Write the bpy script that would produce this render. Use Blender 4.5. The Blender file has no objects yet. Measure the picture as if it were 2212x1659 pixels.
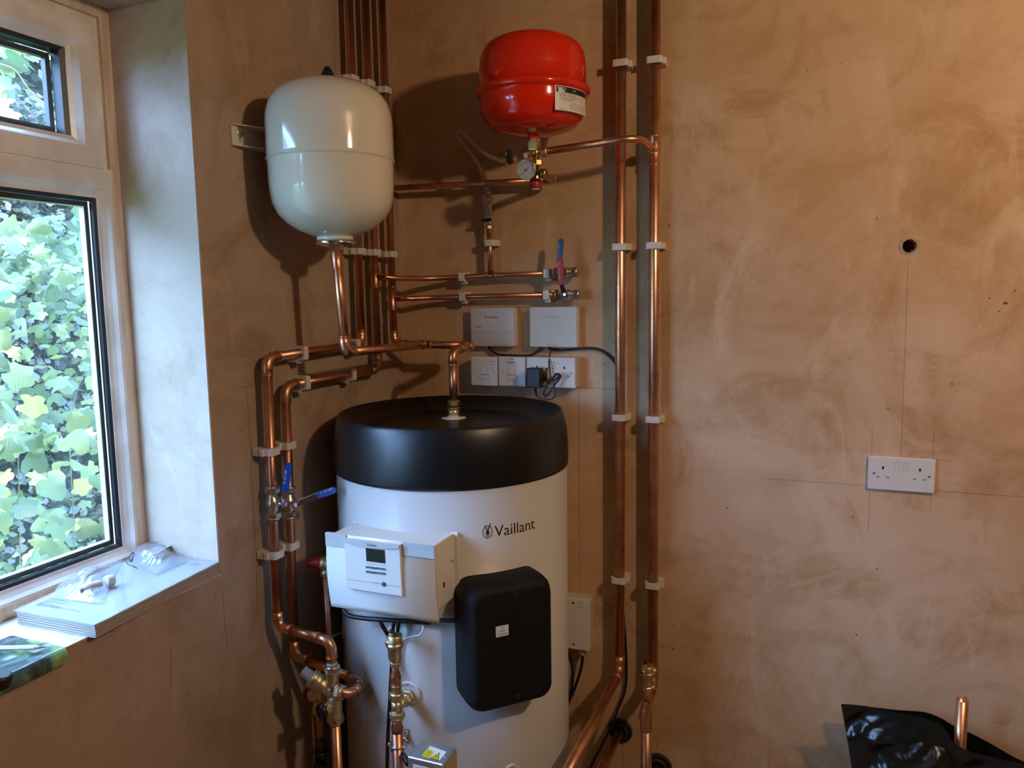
import bpy, bmesh, math, random
import numpy as np
from mathutils import Vector, Matrix, noise
random.seed(7)
S = bpy.context.scene
COL = S.collection
R = math.radians
PI = math.pi

# ------------------------------------------------------------------ camera
CAM = np.array([1.19, -2.07, 1.55])
YAW, PIT, ROL = R(-21.778), R(-6.729), R(-0.893)
FPX, CX, CY = 1661.0, 1106.0, 829.5
_f = np.array([math.sin(YAW)*math.cos(PIT), math.cos(YAW)*math.cos(PIT), math.sin(PIT)])
_r0 = np.array([math.cos(YAW), -math.sin(YAW), 0.0]); _u0 = np.cross(_r0, _f)
_r = _r0*math.cos(ROL)+_u0*math.sin(ROL); _u = -_r0*math.sin(ROL)+_u0*math.cos(ROL)
cam = bpy.data.cameras.new('camera'); camo = bpy.data.objects.new('camera', cam); COL.objects.link(camo)
cam.sensor_fit = 'HORIZONTAL'; cam.sensor_width = 36; cam.lens = 36*FPX/2212.0
cam.clip_start = .05; cam.clip_end = 200
camo.matrix_world = Matrix(((_r[0], _u[0], -_f[0], CAM[0]), (_r[1], _u[1], -_f[1], CAM[1]), (_r[2], _u[2], -_f[2], CAM[2]), (0, 0, 0, 1)))
S.camera = camo

# ------------------------------------------------------------------ world, lights, exposure
w = bpy.data.worlds.new('sky'); S.world = w; w.use_nodes = True
bg = w.node_tree.nodes['Background']; bg.inputs[0].default_value = (.33, .54, 1.0, 1); bg.inputs[1].default_value = 28.0
sun = bpy.data.lights.new('sun', 'SUN'); sun.energy = 8; sun.color = (1, .93, .72); sun.angle = R(.6)
suno = bpy.data.objects.new('sun', sun); COL.objects.link(suno)
suno.rotation_euler = Vector((.30, -.42, .86)).to_track_quat('Z', 'Y').to_euler()
lamp = bpy.data.lights.new('ceiling_bulb', 'POINT'); lamp.energy = 42; lamp.color = (1, .735, .48); lamp.shadow_soft_size = .045
lampo = bpy.data.objects.new('ceiling_bulb', lamp); COL.objects.link(lampo); lampo.location = (2.05, -1.35, 2.24)
S.view_settings.view_transform = 'Standard'; S.view_settings.look = 'None'
S.view_settings.exposure = .12; S.view_settings.gamma = 1; S.view_settings.use_curve_mapping = False
S.cycles.max_bounces = 10; S.cycles.diffuse_bounces = 6; S.cycles.transparent_max_bounces = 16
S.cycles.caustics_reflective = False; S.cycles.caustics_refractive = False
S.cycles.sample_clamp_indirect = 6

# ------------------------------------------------------------------ turning photo measurements into positions on real planes
def _ray(px, py): return _r*(px-CX)/FPX - _u*(py-CY)/FPX + _f
def AY(px, py, y): d = _ray(px, py); return Vector(CAM + d*((y-CAM[1])/d[1]))
def AX(px, py, x): d = _ray(px, py); return Vector(CAM + d*((x-CAM[0])/d[0]))
def AZ(px, py, z): d = _ray(px, py); return Vector(CAM + d*((z-CAM[2])/d[2]))
V = Vector
X_, Y_, Z_ = V((1, 0, 0)), V((0, 1, 0)), V((0, 0, 1))

# ------------------------------------------------------------------ materials
def new_mat(name):
    m = bpy.data.materials.new(name); m.use_nodes = True
    nt = m.node_tree; b = nt.nodes['Principled BSDF']
    return m, nt, b
def plain(name, col, rough=.5, metal=0, spec=.5, coat=0, coat_r=.05, bump=0, bscale=200, var=0, vscale=8, trans=0, sss=0):
    m, nt, b = new_mat(name)
    b.inputs['Base Color'].default_value = (*col, 1); b.inputs['Roughness'].default_value = rough
    b.inputs['Metallic'].default_value = metal; b.inputs['Specular IOR Level'].default_value = spec
    b.inputs['Coat Weight'].default_value = coat; b.inputs['Coat Roughness'].default_value = coat_r
    geo = nt.nodes.new('ShaderNodeNewGeometry')
    if var:
        n = nt.nodes.new('ShaderNodeTexNoise'); n.inputs['Scale'].default_value = vscale; n.inputs['Detail'].default_value = 6
        nt.links.new(geo.outputs['Position'], n.inputs['Vector'])
        mx = nt.nodes.new('ShaderNodeMix'); mx.data_type = 'RGBA'
        mx.inputs[6].default_value = (*[c*(1-var) for c in col], 1); mx.inputs[7].default_value = (*[min(1, c*(1+var)) for c in col], 1)
        nt.links.new(n.outputs[0], mx.inputs[0]); nt.links.new(mx.outputs[2], b.inputs['Base Color'])
    if bump:
        n = nt.nodes.new('ShaderNodeTexNoise'); n.inputs['Scale'].default_value = bscale; n.inputs['Detail'].default_value = 3
        nt.links.new(geo.outputs['Position'], n.inputs['Vector'])
        bp = nt.nodes.new('ShaderNodeBump'); bp.inputs['Strength'].default_value = bump; bp.inputs['Distance'].default_value = .002
        nt.links.new(n.outputs[0], bp.inputs['Height']); nt.links.new(bp.outputs[0], b.inputs['Normal'])
    return m
def copper_mat(name, c0, c1, rough=.22, sc=14):
    m, nt, b = new_mat(name); b.inputs['Metallic'].default_value = 1
    geo = nt.nodes.new('ShaderNodeNewGeometry')
    n = nt.nodes.new('ShaderNodeTexNoise'); n.inputs['Scale'].default_value = sc; n.inputs['Detail'].default_value = 8; n.inputs['Roughness'].default_value = .65
    nt.links.new(geo.outputs['Position'], n.inputs['Vector'])
    cr = nt.nodes.new('ShaderNodeValToRGB'); cr.color_ramp.elements[0].position = .35; cr.color_ramp.elements[1].position = .62
    cr.color_ramp.elements[0].color = (*c0, 1); cr.color_ramp.elements[1].color = (*c1, 1)
    nt.links.new(n.outputs[0], cr.inputs[0]); nt.links.new(cr.outputs[0], b.inputs['Base Color'])
    mr = nt.nodes.new('ShaderNodeMapRange'); mr.inputs[3].default_value = rough+.14; mr.inputs[4].default_value = rough-.03
    nt.links.new(n.outputs[0], mr.inputs[0]); nt.links.new(mr.outputs[0], b.inputs['Roughness'])
    return m
def plaster_mat(name, c_pink, c_ochre, c_pale, seed=0.0):
    m, nt, b = new_mat(name); L = nt.links.new
    b.inputs['Specular IOR Level'].default_value = .25
    geo = nt.nodes.new('ShaderNodeNewGeometry')
    mp = nt.nodes.new('ShaderNodeMapping'); mp.inputs['Location'].default_value = (seed, seed*.7, seed*1.3)
    L(geo.outputs['Position'], mp.inputs[0])
    def nz(sc, det, dist=0, rough=.55, scale=(1, 1, 1)):
        q = nt.nodes.new('ShaderNodeMapping'); q.inputs['Scale'].default_value = scale; L(mp.outputs[0], q.inputs[0])
        n = nt.nodes.new('ShaderNodeTexNoise'); n.inputs['Scale'].default_value = sc; n.inputs['Detail'].default_value = det
        n.inputs['Distortion'].default_value = dist; n.inputs['Roughness'].default_value = rough
        L(q.outputs[0], n.inputs['Vector']); return n.outputs[0]
    def ramp(src, a, b_):
        c = nt.nodes.new('ShaderNodeMapRange'); c.inputs[1].default_value = a; c.inputs[2].default_value = b_; c.clamp = True
        L(src, c.inputs[0]); return c.outputs[0]
    def mix(fac, A, B):
        x = nt.nodes.new('ShaderNodeMix'); x.data_type = 'RGBA'; L(fac, x.inputs[0])
        for i, c in ((6, A), (7, B)):
            if isinstance(c, tuple): x.inputs[i].default_value = (*c, 1)
            else: L(c, x.inputs[i])
        return x.outputs[2]
    big = ramp(nz(1.7, 6, .5), .38, .62)
    mid = ramp(nz(4.6, 9, .9, .72, (.8, .8, 1)), .49, .66)
    streak = ramp(nz(3.6, 9, .8, .72, (1, 1, .62)), .47, .70)
    rq = nt.nodes.new('ShaderNodeMapping'); rq.inputs['Rotation'].default_value = (R(28), R(38), 0); rq.inputs['Scale'].default_value = (2.6, 2.6, 1.0); L(mp.outputs[0], rq.inputs[0])
    rn_ = nt.nodes.new('ShaderNodeTexNoise'); rn_.inputs['Scale'].default_value = 3.2; rn_.inputs['Detail'].default_value = 9; rn_.inputs['Distortion'].default_value = 1.3; rn_.inputs['Roughness'].default_value = .6
    L(rq.outputs[0], rn_.inputs['Vector']); scrape = ramp(rn_.outputs[0], .56, .72)
    horiz = ramp(nz(7, 5, .6, .6, (.35, .35, 1.2)), .52, .72)
    c = mix(big, c_pink, c_ochre)
    dk = tuple(x*k for x, k in zip(c_ochre, (.80, .74, .64)))
    s1 = nt.nodes.new('ShaderNodeMath'); s1.operation = 'MULTIPLY'; s1.inputs[1].default_value = .85; L(mid, s1.inputs[0])
    c = mix(s1.outputs[0], c, dk)
    s2 = nt.nodes.new('ShaderNodeMath'); s2.operation = 'MULTIPLY'; s2.inputs[1].default_value = .6; L(streak, s2.inputs[0])
    c = mix(s2.outputs[0], c, c_pale)
    s5 = nt.nodes.new('ShaderNodeMath'); s5.operation = 'MULTIPLY'; s5.inputs[1].default_value = .45; L(scrape, s5.inputs[0])
    c = mix(s5.outputs[0], c, tuple(x*1.12 for x in c_pale))
    s4 = nt.nodes.new('ShaderNodeMath'); s4.operation = 'MULTIPLY'; s4.inputs[1].default_value = .35; L(horiz, s4.inputs[0])
    c = mix(s4.outputs[0], c, dk)
    spots = ramp(nz(30, 2, 0, .4), .765, .785)
    s3 = nt.nodes.new('ShaderNodeMath'); s3.operation = 'MULTIPLY'; s3.inputs[1].default_value = .5; L(spots, s3.inputs[0])
    c = mix(s3.outputs[0], c, (.16, .085, .04))
    L(c, b.inputs['Base Color'])
    rr = nt.nodes.new('ShaderNodeMapRange'); rr.inputs[3].default_value = .62; rr.inputs[4].default_value = .46
    L(streak, rr.inputs[0]); L(rr.outputs[0], b.inputs['Roughness'])
    bp = nt.nodes.new('ShaderNodeBump'); bp.inputs['Strength'].default_value = .25; bp.inputs['Distance'].default_value = .004
    L(nz(9, 8, 1.0, .6), bp.inputs['Height']); L(bp.outputs[0], b.inputs['Normal'])
    return m

M = {}
M['plaster'] = plaster_mat('wall plaster', (.67, .44, .28), (.56, .33, .165), (.76, .55, .38))
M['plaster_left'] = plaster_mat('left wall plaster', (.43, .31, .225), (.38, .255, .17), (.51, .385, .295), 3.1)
M['reveal'] = plaster_mat('daylit reveal plaster', (.60, .49, .42), (.54, .43, .34), (.68, .58, .51), 6.4)  # paler plaster copy: daylight on the reveal is put into its colour
M['ceiling'] = plain('dark unseen ceiling', (.32, .25, .19), .8)  # ceiling is out of view; dark tone made up to limit bounced light
M['dark_wall'] = plain('dark unseen walls', (.26, .21, .17), .9, var=.2, vscale=6)  # invented dark finish for the unseen walls, weakens light bouncing back
M['floor'] = plain('dusty floor', (.22, .15, .10), .8, var=.3)
M['copper'] = copper_mat('copper pipe', (.60, .27, .14), (.84, .46, .28), .30)
M['copper_dull'] = copper_mat('tarnished copper', (.42, .22, .13), (.72, .40, .26), .36, 25)
M['copper_red'] = copper_mat('reddish copper', (.50, .21, .12), (.74, .37, .23), .31, 10)
M['brass'] = copper_mat('brass', (.58, .47, .27), (.78, .66, .42), .36, 60)
M['brass_bright'] = copper_mat('bright brass', (.60, .42, .15), (.80, .60, .26), .22, 40)
M['nickel'] = copper_mat('nickel plate', (.55, .50, .42), (.78, .73, .64), .27, 60)
M['chrome'] = plain('chrome', (.80, .80, .80), .15, 1)
M['steel'] = plain('galvanised steel', (.62, .68, .74), .34, .9, var=.15, vscale=50)
M['braid'] = plain('braided steel', (.60, .53, .44), .34, .75, bump=.3, bscale=700)
M['solder'] = plain('solder', (.66, .62, .56), .35, 1)
M['clip'] = plain('white nylon', (.72, .68, .64), .38, spec=.4)
M['enamel'] = plain('cream enamel', (.72, .68, .58), .12, coat=.5, coat_r=.04)
M['red'] = plain('red enamel', (.78, .022, .004), .13, coat=.3, coat_r=.04)
M['red_plastic'] = plain('red plastic', (.42, .008, .022), .45)
M['blue'] = plain('blue vinyl', (.010, .045, .28), .42)
M['black'] = plain('black plastic', (.012, .012, .014), .45)
M['black_lid'] = plain('matt black lid', (.005, .0048, .005), .36, spec=.5)
M['foam'] = plain('black foam', (.004, .0038, .0042), .62, spec=.25, bump=.9, bscale=260)
M['rubber'] = plain('black rubber', (.02, .019, .018), .7, bump=.9, bscale=150)
M['white_steel'] = plain('white painted steel', (.57, .56, .55), .30, coat=.25, coat_r=.12)
M['white'] = plain('white plastic', (.73, .70, .65), .28)
M['white2'] = plain('grey white plastic', (.60, .575, .53), .34)
M['groove'] = plain('shadow line grey', (.16, .15, .14), .6)  # dark grey standing in for shade in gaps and joints
M['silver'] = plain('silver trim', (.60, .62, .60), .35, .3)
M['ink'] = plain('black ink', (.012, .010, .010), .5)
M['ink_grey'] = plain('grey ink', (.30, .29, .27), .5)
M['white_ink'] = plain('white ink', (.75, .75, .75), .5)
M['pencil'] = plain('pencil mark', (.10, .065, .04), .7)
M['screen'] = plain('lcd screen', (.02, .028, .022), .25)
M['grey_key'] = plain('dark grey keys', (.07, .10, .11), .4)
M['sticker'] = plain('white sticker', (.80, .77, .72), .4)
M['paper'] = plain('paper', (.46, .455, .45), .35, coat=.5, coat_r=.15, var=.06, vscale=60, bump=.35, bscale=35)
M['paper_edge'] = plain('paper edges', (.42, .36, .32), .7, var=.25, vscale=200)
M['card'] = plain('white card', (.72, .72, .70), .6)
M['grey_plastic'] = plain('grey cap', (.34, .36, .38), .4)
M['navy'] = plain('navy cap', (.010, .014, .028), .4)
M['yellow'] = plain('warning yellow', (.80, .68, .01), .4)
M['hole'] = plain('dark hole', (.015, .012, .010), .9)
M['ptfe'] = plain('jointing paste', (.55, .50, .38), .6)
M['verdigris'] = plain('flux residue', (.30, .40, .38), .6)
M['timber'] = plain('timber', (.46, .33, .20), .6, var=.3, vscale=30)
M['gasket'] = plain('black gasket', (.014, .016, .02), .4)
M['bag'] = plain('black polythene', (.006, .008, .007), .30, spec=.6)
M['bark'] = plain('bark', (.10, .075, .05), .9, var=.4, vscale=9)
M['grass'] = plain('lawn', (.06, .12, .03), .9, var=.4, vscale=5)
M['brick_red'] = plain('outer render', (.30, .24, .2), .9)

def frame_pvc():
    m, nt, b = new_mat('white pvc'); L = nt.links.new
    geo = nt.nodes.new('ShaderNodeNewGeometry'); n = nt.nodes.new('ShaderNodeTexNoise')
    n.inputs['Scale'].default_value = 9; n.inputs['Detail'].default_value = 8; L(geo.outputs['Position'], n.inputs['Vector'])
    cr = nt.nodes.new('ShaderNodeValToRGB'); cr.color_ramp.elements[0].position = .42; cr.color_ramp.elements[1].position = .60
    cr.color_ramp.elements[0].color = (.74, .68, .62, 1); cr.color_ramp.elements[1].color = (.88, .85, .82, 1)
    L(n.outputs[0], cr.inputs[0]); L(cr.outputs[0], b.inputs['Base Color']); b.inputs['Roughness'].default_value = .28
    return m
M['pvc'] = frame_pvc()
def smeared():
    m, nt, b = new_mat('plaster smeared pvc'); L = nt.links.new
    geo = nt.nodes.new('ShaderNodeNewGeometry'); mp = nt.nodes.new('ShaderNodeMapping'); mp.inputs['Scale'].default_value = (1, 1, .12)
    L(geo.outputs['Position'], mp.inputs[0]); n = nt.nodes.new('ShaderNodeTexNoise')
    n.inputs['Scale'].default_value = 60; n.inputs['Detail'].default_value = 6; L(mp.outputs[0], n.inputs['Vector'])
    cr = nt.nodes.new('ShaderNodeValToRGB'); cr.color_ramp.elements[0].position = .35; cr.color_ramp.elements[1].position = .65
    cr.color_ramp.elements[0].color = (.60, .45, .32, 1); cr.color_ramp.elements[1].color = (.76, .65, .53, 1)
    L(n.outputs[0], cr.inputs[0]); L(cr.outputs[0], b.inputs['Base Color']); b.inputs['Roughness'].default_value = .55
    return m
M['smeared'] = smeared()
def schlick(nt, f0=.04, mul=1.0):
    lw = nt.nodes.new('ShaderNodeLayerWeight'); lw.inputs[0].default_value = .5
    p = nt.nodes.new('ShaderNodeMath'); p.operation = 'POWER'; p.inputs[1].default_value = 5; nt.links.new(lw.outputs['Facing'], p.inputs[0])
    m = nt.nodes.new('ShaderNodeMapRange'); m.inputs[3].default_value = f0; m.inputs[4].default_value = mul; nt.links.new(p.outputs[0], m.inputs[0])
    return m
def glass():
    m, nt, b = new_mat('window glass'); L = nt.links.new
    out = nt.nodes['Material Output']; nt.nodes.remove(b)
    tr = nt.nodes.new('ShaderNodeBsdfTransparent'); tr.inputs[0].default_value = (.93, .97, .95, 1)
    gl = nt.nodes.new('ShaderNodeBsdfGlossy'); gl.inputs['Roughness'].default_value = .02
    df = nt.nodes.new('ShaderNodeBsdfDiffuse'); df.inputs[0].default_value = (.75, .78, .75, 1)
    tl = nt.nodes.new('ShaderNodeBsdfTranslucent'); tl.inputs[0].default_value = (.7, .75, .72, 1)
    fr = schlick(nt)
    m1 = nt.nodes.new('ShaderNodeMixShader'); L(fr.outputs[0], m1.inputs[0]); L(tr.outputs[0], m1.inputs[1]); L(gl.outputs[0], m1.inputs[2])
    geo = nt.nodes.new('ShaderNodeNewGeometry')
    vo = nt.nodes.new('ShaderNodeTexVoronoi'); vo.inputs['Scale'].default_value = 190; L(geo.outputs['Position'], vo.inputs['Vector'])
    sep = nt.nodes.new('ShaderNodeSeparateColor'); L(vo.outputs['Color'], sep.inputs[0])
    rad = nt.nodes.new('ShaderNodeMapRange'); rad.inputs[1].default_value = .70; rad.inputs[2].default_value = 1; rad.inputs[3].default_value = 0; rad.inputs[4].default_value = .25
    L(sep.outputs[0], rad.inputs[0])
    lt = nt.nodes.new('ShaderNodeMath'); lt.operation = 'LESS_THAN'; L(vo.outputs['Distance'], lt.inputs[0]); L(rad.outputs[0], lt.inputs[1])
    n = nt.nodes.new('ShaderNodeTexNoise'); n.inputs['Scale'].default_value = 5; n.inputs['Detail'].default_value = 8; L(geo.outputs['Position'], n.inputs['Vector'])
    hz = nt.nodes.new('ShaderNodeMapRange'); hz.inputs[1].default_value = .35; hz.inputs[2].default_value = .75; hz.inputs[3].default_value = .006; hz.inputs[4].default_value = .045
    L(n.outputs[0], hz.inputs[0])
    mu = nt.nodes.new('ShaderNodeMath'); mu.operation = 'MULTIPLY'; mu.inputs[1].default_value = .45; L(lt.outputs[0], mu.inputs[0])
    ad = nt.nodes.new('ShaderNodeMath'); ad.operation = 'ADD'; L(mu.outputs[0], ad.inputs[0]); L(hz.outputs[0], ad.inputs[1])
    md = nt.nodes.new('ShaderNodeMixShader'); md.inputs[0].default_value = .6; L(df.outputs[0], md.inputs[1]); L(tl.outputs[0], md.inputs[2])
    m2 = nt.nodes.new('ShaderNodeMixShader'); L(ad.outputs[0], m2.inputs[0]); L(m1.outputs[0], m2.inputs[1]); L(md.outputs[0], m2.inputs[2])
    L(m2.outputs[0], out.inputs[0]); return m
M['glass'] = glass()
def film(name, tint=(.95, .97, 1), haze=.16, rough=.12):
    m, nt, b = new_mat(name); L = nt.links.new
    out = nt.nodes['Material Output']; nt.nodes.remove(b)
    tr = nt.nodes.new('ShaderNodeBsdfTransparent'); tr.inputs[0].default_value = (*tint, 1)
    gl = nt.nodes.new('ShaderNodeBsdfGlossy'); gl.inputs['Roughness'].default_value = rough
    df = nt.nodes.new('ShaderNodeBsdfDiffuse'); df.inputs[0].default_value = (.9, .9, .9, 1)
    fr = schlick(nt, .06, .8)
    m1 = nt.nodes.new('ShaderNodeMixShader'); L(fr.outputs[0], m1.inputs[0]); L(tr.outputs[0], m1.inputs[1]); L(gl.outputs[0], m1.inputs[2])
    m2 = nt.nodes.new('ShaderNodeMixShader'); m2.inputs[0].default_value = haze; L(m1.outputs[0], m2.inputs[1]); L(df.outputs[0], m2.inputs[2])
    L(m2.outputs[0], out.inputs[0]); return m
M['film'] = film('clear polythene', haze=.10, rough=.10)
M['gauge_glass'] = film('gauge glass', haze=.01, rough=.03)
def leaf_mat(name, c0, c1, tr=.5):
    m, nt, b = new_mat(name); L = nt.links.new
    out = nt.nodes['Material Output']
    oi = nt.nodes.new('ShaderNodeObjectInfo'); geo = nt.nodes.new('ShaderNodeNewGeometry')
    n = nt.nodes.new('ShaderNodeTexNoise'); n.inputs['Scale'].default_value = 3.5; L(geo.outputs['Position'], n.inputs['Vector'])
    ad = nt.nodes.new('ShaderNodeMath'); ad.operation = 'ADD'; L(oi.outputs['Random'], ad.inputs[0]); L(n.outputs[0], ad.inputs[1])
    hf = nt.nodes.new('ShaderNodeMapRange'); hf.inputs[1].default_value = .4; hf.inputs[2].default_value = 1.6; L(ad.outputs[0], hf.inputs[0])
    mx = nt.nodes.new('ShaderNodeMix'); mx.data_type = 'RGBA'; mx.inputs[6].default_value = (*c0, 1); mx.inputs[7].default_value = (*c1, 1)
    L(hf.outputs[0], mx.inputs[0])
    tc = nt.nodes.new('ShaderNodeTexCoord'); sp = nt.nodes.new('ShaderNodeSeparateXYZ'); L(tc.outputs['Object'], sp.inputs[0])
    ab = nt.nodes.new('ShaderNodeMath'); ab.operation = 'ABSOLUTE'; L(sp.outputs[0], ab.inputs[0])
    ml = nt.nodes.new('ShaderNodeMath'); ml.operation = 'MULTIPLY'; ml.inputs[1].default_value = -.8; L(ab.outputs[0], ml.inputs[0])
    a2 = nt.nodes.new('ShaderNodeMath'); a2.operation = 'ADD'; L(sp.outputs[1], a2.inputs[0]); L(ml.outputs[0], a2.inputs[1])
    m3 = nt.nodes.new('ShaderNodeMath'); m3.operation = 'MULTIPLY'; m3.inputs[1].default_value = 420; L(a2.outputs[0], m3.inputs[0])
    sn = nt.nodes.new('ShaderNodeMath'); sn.operation = 'SINE'; L(m3.outputs[0], sn.inputs[0])
    gt = nt.nodes.new('ShaderNodeMapRange'); gt.inputs[1].default_value = .80; gt.inputs[2].default_value = 1; gt.inputs[4].default_value = .45; L(sn.outputs[0], gt.inputs[0])
    m4 = nt.nodes.new('ShaderNodeMix'); m4.data_type = 'RGBA'; L(gt.outputs[0], m4.inputs[0]); L(mx.outputs[2], m4.inputs[6]); m4.inputs[7].default_value = (.26, .28, .14, 1)
    L(m4.outputs[2], b.inputs['Base Color']); b.inputs['Roughness'].default_value = .42
    t = nt.nodes.new('ShaderNodeBsdfTranslucent'); L(m4.outputs[2], t.inputs[0])
    ms = nt.nodes.new('ShaderNodeMixShader'); ms.inputs[0].default_value = tr; L(b.outputs[0], ms.inputs[1]); L(t.outputs[0], ms.inputs[2])
    L(ms.outputs[0], out.inputs[0]); return m
M['leaf'] = leaf_mat('green leaf', (.030, .070, .024), (.15, .19, .050))
M['leaf_yellow'] = leaf_mat('yellow green leaf', (.26, .25, .05), (.38, .32, .09))
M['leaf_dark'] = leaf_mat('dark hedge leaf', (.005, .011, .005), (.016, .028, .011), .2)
def pouch_mat():
    m, nt, b = new_mat('printed foil'); L = nt.links.new
    geo = nt.nodes.new('ShaderNodeNewGeometry'); n = nt.nodes.new('ShaderNodeTexNoise'); n.inputs['Scale'].default_value = 14; n.inputs['Detail'].default_value = 6; n.inputs['Distortion'].default_value = 1
    L(geo.outputs['Position'], n.inputs['Vector']); cr = nt.nodes.new('ShaderNodeValToRGB')
    cr.color_ramp.elements[0].position = .42; cr.color_ramp.elements[0].color = (.02, .035, .035, 1)
    cr.color_ramp.elements[1].position = .66; cr.color_ramp.elements[1].color = (.22, .34, .10, 1)
    e = cr.color_ramp.elements.new(.52); e.color = (.05, .10, .07, 1)
    L(n.outputs[0], cr.inputs[0]); L(cr.outputs[0], b.inputs['Base Color']); b.inputs['Roughness'].default_value = .25
    return m
M['pouch'] = pouch_mat()

# ------------------------------------------------------------------ mesh builder
def basis(a):
    a = V(a).normalized(); h = Z_ if abs(a.z) < .9 else X_
    u = h.cross(a).normalized(); v = a.cross(u).normalized(); return u, v, a
class MB:
    def __init__(s): s.v = []; s.f = []; s.sm = []
    def add(s, vs, fs, smooth=True):
        o = len(s.v); s.v += [V(p) for p in vs]; s.f += [tuple(i+o for i in f) for f in fs]; s.sm += [smooth]*len(fs); return s
    def box(s, lo, hi):
        x0, y0, z0 = lo; x1, y1, z1 = hi
        vs = [(x0, y0, z0), (x1, y0, z0), (x1, y1, z0), (x0, y1, z0), (x0, y0, z1), (x1, y0, z1), (x1, y1, z1), (x0, y1, z1)]
        return s.add(vs, [(0, 3, 2, 1), (4, 5, 6, 7), (0, 1, 5, 4), (1, 2, 6, 5), (2, 3, 7, 6), (3, 0, 4, 7)], False)
    def obox(s, c, a, b, d, ha, hb, hd, r=0, seg=2):
        """oriented box, centre c, unit axes a b d, half sizes; optional rounding of edges"""
        bm = bmesh.new(); bmesh.ops.create_cube(bm, size=2)
        for vt in bm.verts: vt.co = V((vt.co.x*ha, vt.co.y*hb, vt.co.z*hd))
        if r: bmesh.ops.bevel(bm, geom=list(bm.edges), offset=r, segments=seg, profile=.5, affect='EDGES')
        a, b, d, c = V(a), V(b), V(d), V(c)
        bm.verts.index_update()
        vs = [c+a*q.co.x+b*q.co.y+d*q.co.z for q in bm.verts]; fs = [[q.index for q in f.verts] for f in bm.faces]
        if a.cross(b).dot(d) < 0: fs = [f[::-1] for f in fs]
        bm.free(); return s.add(vs, fs, False)
    def rbox(s, lo, hi, r=.002, seg=2):
        lo, hi = V(lo), V(hi); c = (lo+hi)/2; h = (hi-lo)/2
        return s.obox(c, X_, Y_, Z_, h.x, h.y, h.z, min(r, .49*2*min(h)), seg)
    def rings(s, rings, cap0=True, cap1=True, smooth=True, closed=True):
        n = len(rings[0]); vs = [p for r_ in rings for p in r_]; fs = []
        for i in range(len(rings)-1):
            for j in range(n if closed else n-1):
                k = (j+1) % n; fs.append((i*n+j, i*n+k, (i+1)*n+k, (i+1)*n+j))
        s.add(vs, fs, smooth)
        o = len(s.v)-len(vs)
        if cap0: s.f.append(tuple(o+j for j in range(n))[::-1]); s.sm.append(False)
        if cap1: s.f.append(tuple(o+(len(rings)-1)*n+j for j in range(n))); s.sm.append(False)
        return s
    def lathe(s, org, axis, prof, seg=24, cap0=True, cap1=True, hexa=False):
        """profile [(r, h), ...] turned about axis"""
        u, v, a = basis(axis); org = V(org)
        rs = [[org+a*h+(u*math.cos(2*PI*j/seg)+v*math.sin(2*PI*j/seg))*r for j in range(seg)] for r, h in prof]
        return s.rings(rs, cap0, cap1, not hexa)
    def cyl(s, p0, p1, r, r1=None, seg=20):
        p0, p1 = V(p0), V(p1); return s.lathe(p0, p1-p0, [(r, 0), (r if r1 is None else r1, (p1-p0).length)], seg)
    def hexn(s, p, axis, r, h):
        c = r*.12
        return s.lathe(V(p)-V(axis).normalized()*h/2, axis, [(r-c, 0), (r, c), (r, h-c), (r-c, h)], 6, hexa=True)
    def tube(s, pts, r, seg=16, caps=True, rf=None):
        pts = [V(p) for p in pts]; n = len(pts); T = []
        for i in range(n):
            t = (pts[min(i+1, n-1)]-pts[max(i-1, 0)]); T.append(t.normalized())
        u, v, _ = basis(T[0]); rs = []
        for i in range(n):
            u = (u-T[i]*u.dot(T[i])).normalized(); v = T[i].cross(u)
            rr = r if rf is None else rf(i/(n-1))*r
            rs.append([pts[i]+(u*math.cos(2*PI*j/seg)+v*math.sin(2*PI*j/seg))*rr for j in range(seg)])
        return s.rings(rs, caps, caps)
    def prism(s, out, org, a, b, d, h0, h1, smooth=False):
        """outline [(u, v)] in plane a,b extruded along d from h0 to h1"""
        org, a, b, d = V(org), V(a), V(b), V(d)
        if a.cross(b).dot(d) < 0: out = out[::-1]
        return s.rings([[org+a*p[0]+b*p[1]+d*h for p in out] for h in (h0, h1)], True, True, smooth)
    def sphere(s, c, r, sx=1, sy=1, sz=1, n=12):
        rs = [[V(c)+V((r*sx*math.sin(t)*math.cos(2*PI*j/(2*n)), r*sy*math.sin(t)*math.sin(2*PI*j/(2*n)), -r*sz*math.cos(t))) for j in range(2*n)] for t in [PI*(i+.02)/(n+.04) for i in range(n+1)]]
        return s.rings(rs, True, True)
    def build(s, name, mat, parent=None, loc=None):
        me = bpy.data.meshes.new(name)
        org = world_loc(parent) if parent is not None else V(loc if loc is not None else (0, 0, 0))
        me.from_pydata([tuple(p-org) for p in s.v], [], s.f)
        me.polygons.foreach_set('use_smooth', s.sm)
        me.materials.append(M[mat] if isinstance(mat, str) else mat); me.update()
        o = bpy.data.objects.new(name, me); COL.objects.link(o)
        if parent is not None: o.parent = parent
        else: o.location = org
        return o
def world_loc(o):
    l = V((0, 0, 0))
    while o is not None: l += o.location; o = o.parent
    return l
def thing(name, loc, label, cat, group=None, kind=None):
    o = bpy.data.objects.new(name, None); COL.objects.link(o); o.location = V(loc); o.empty_display_size = .02
    return tag(o, label, cat, group, kind)
def tag(o, label=None, cat=None, group=None, kind=None):
    if label: o['label'] = label
    if cat: o['category'] = cat
    if group: o['group'] = group
    if kind: o['kind'] = kind
    return o
def struct(o): o['kind'] = 'structure'; return o

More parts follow.
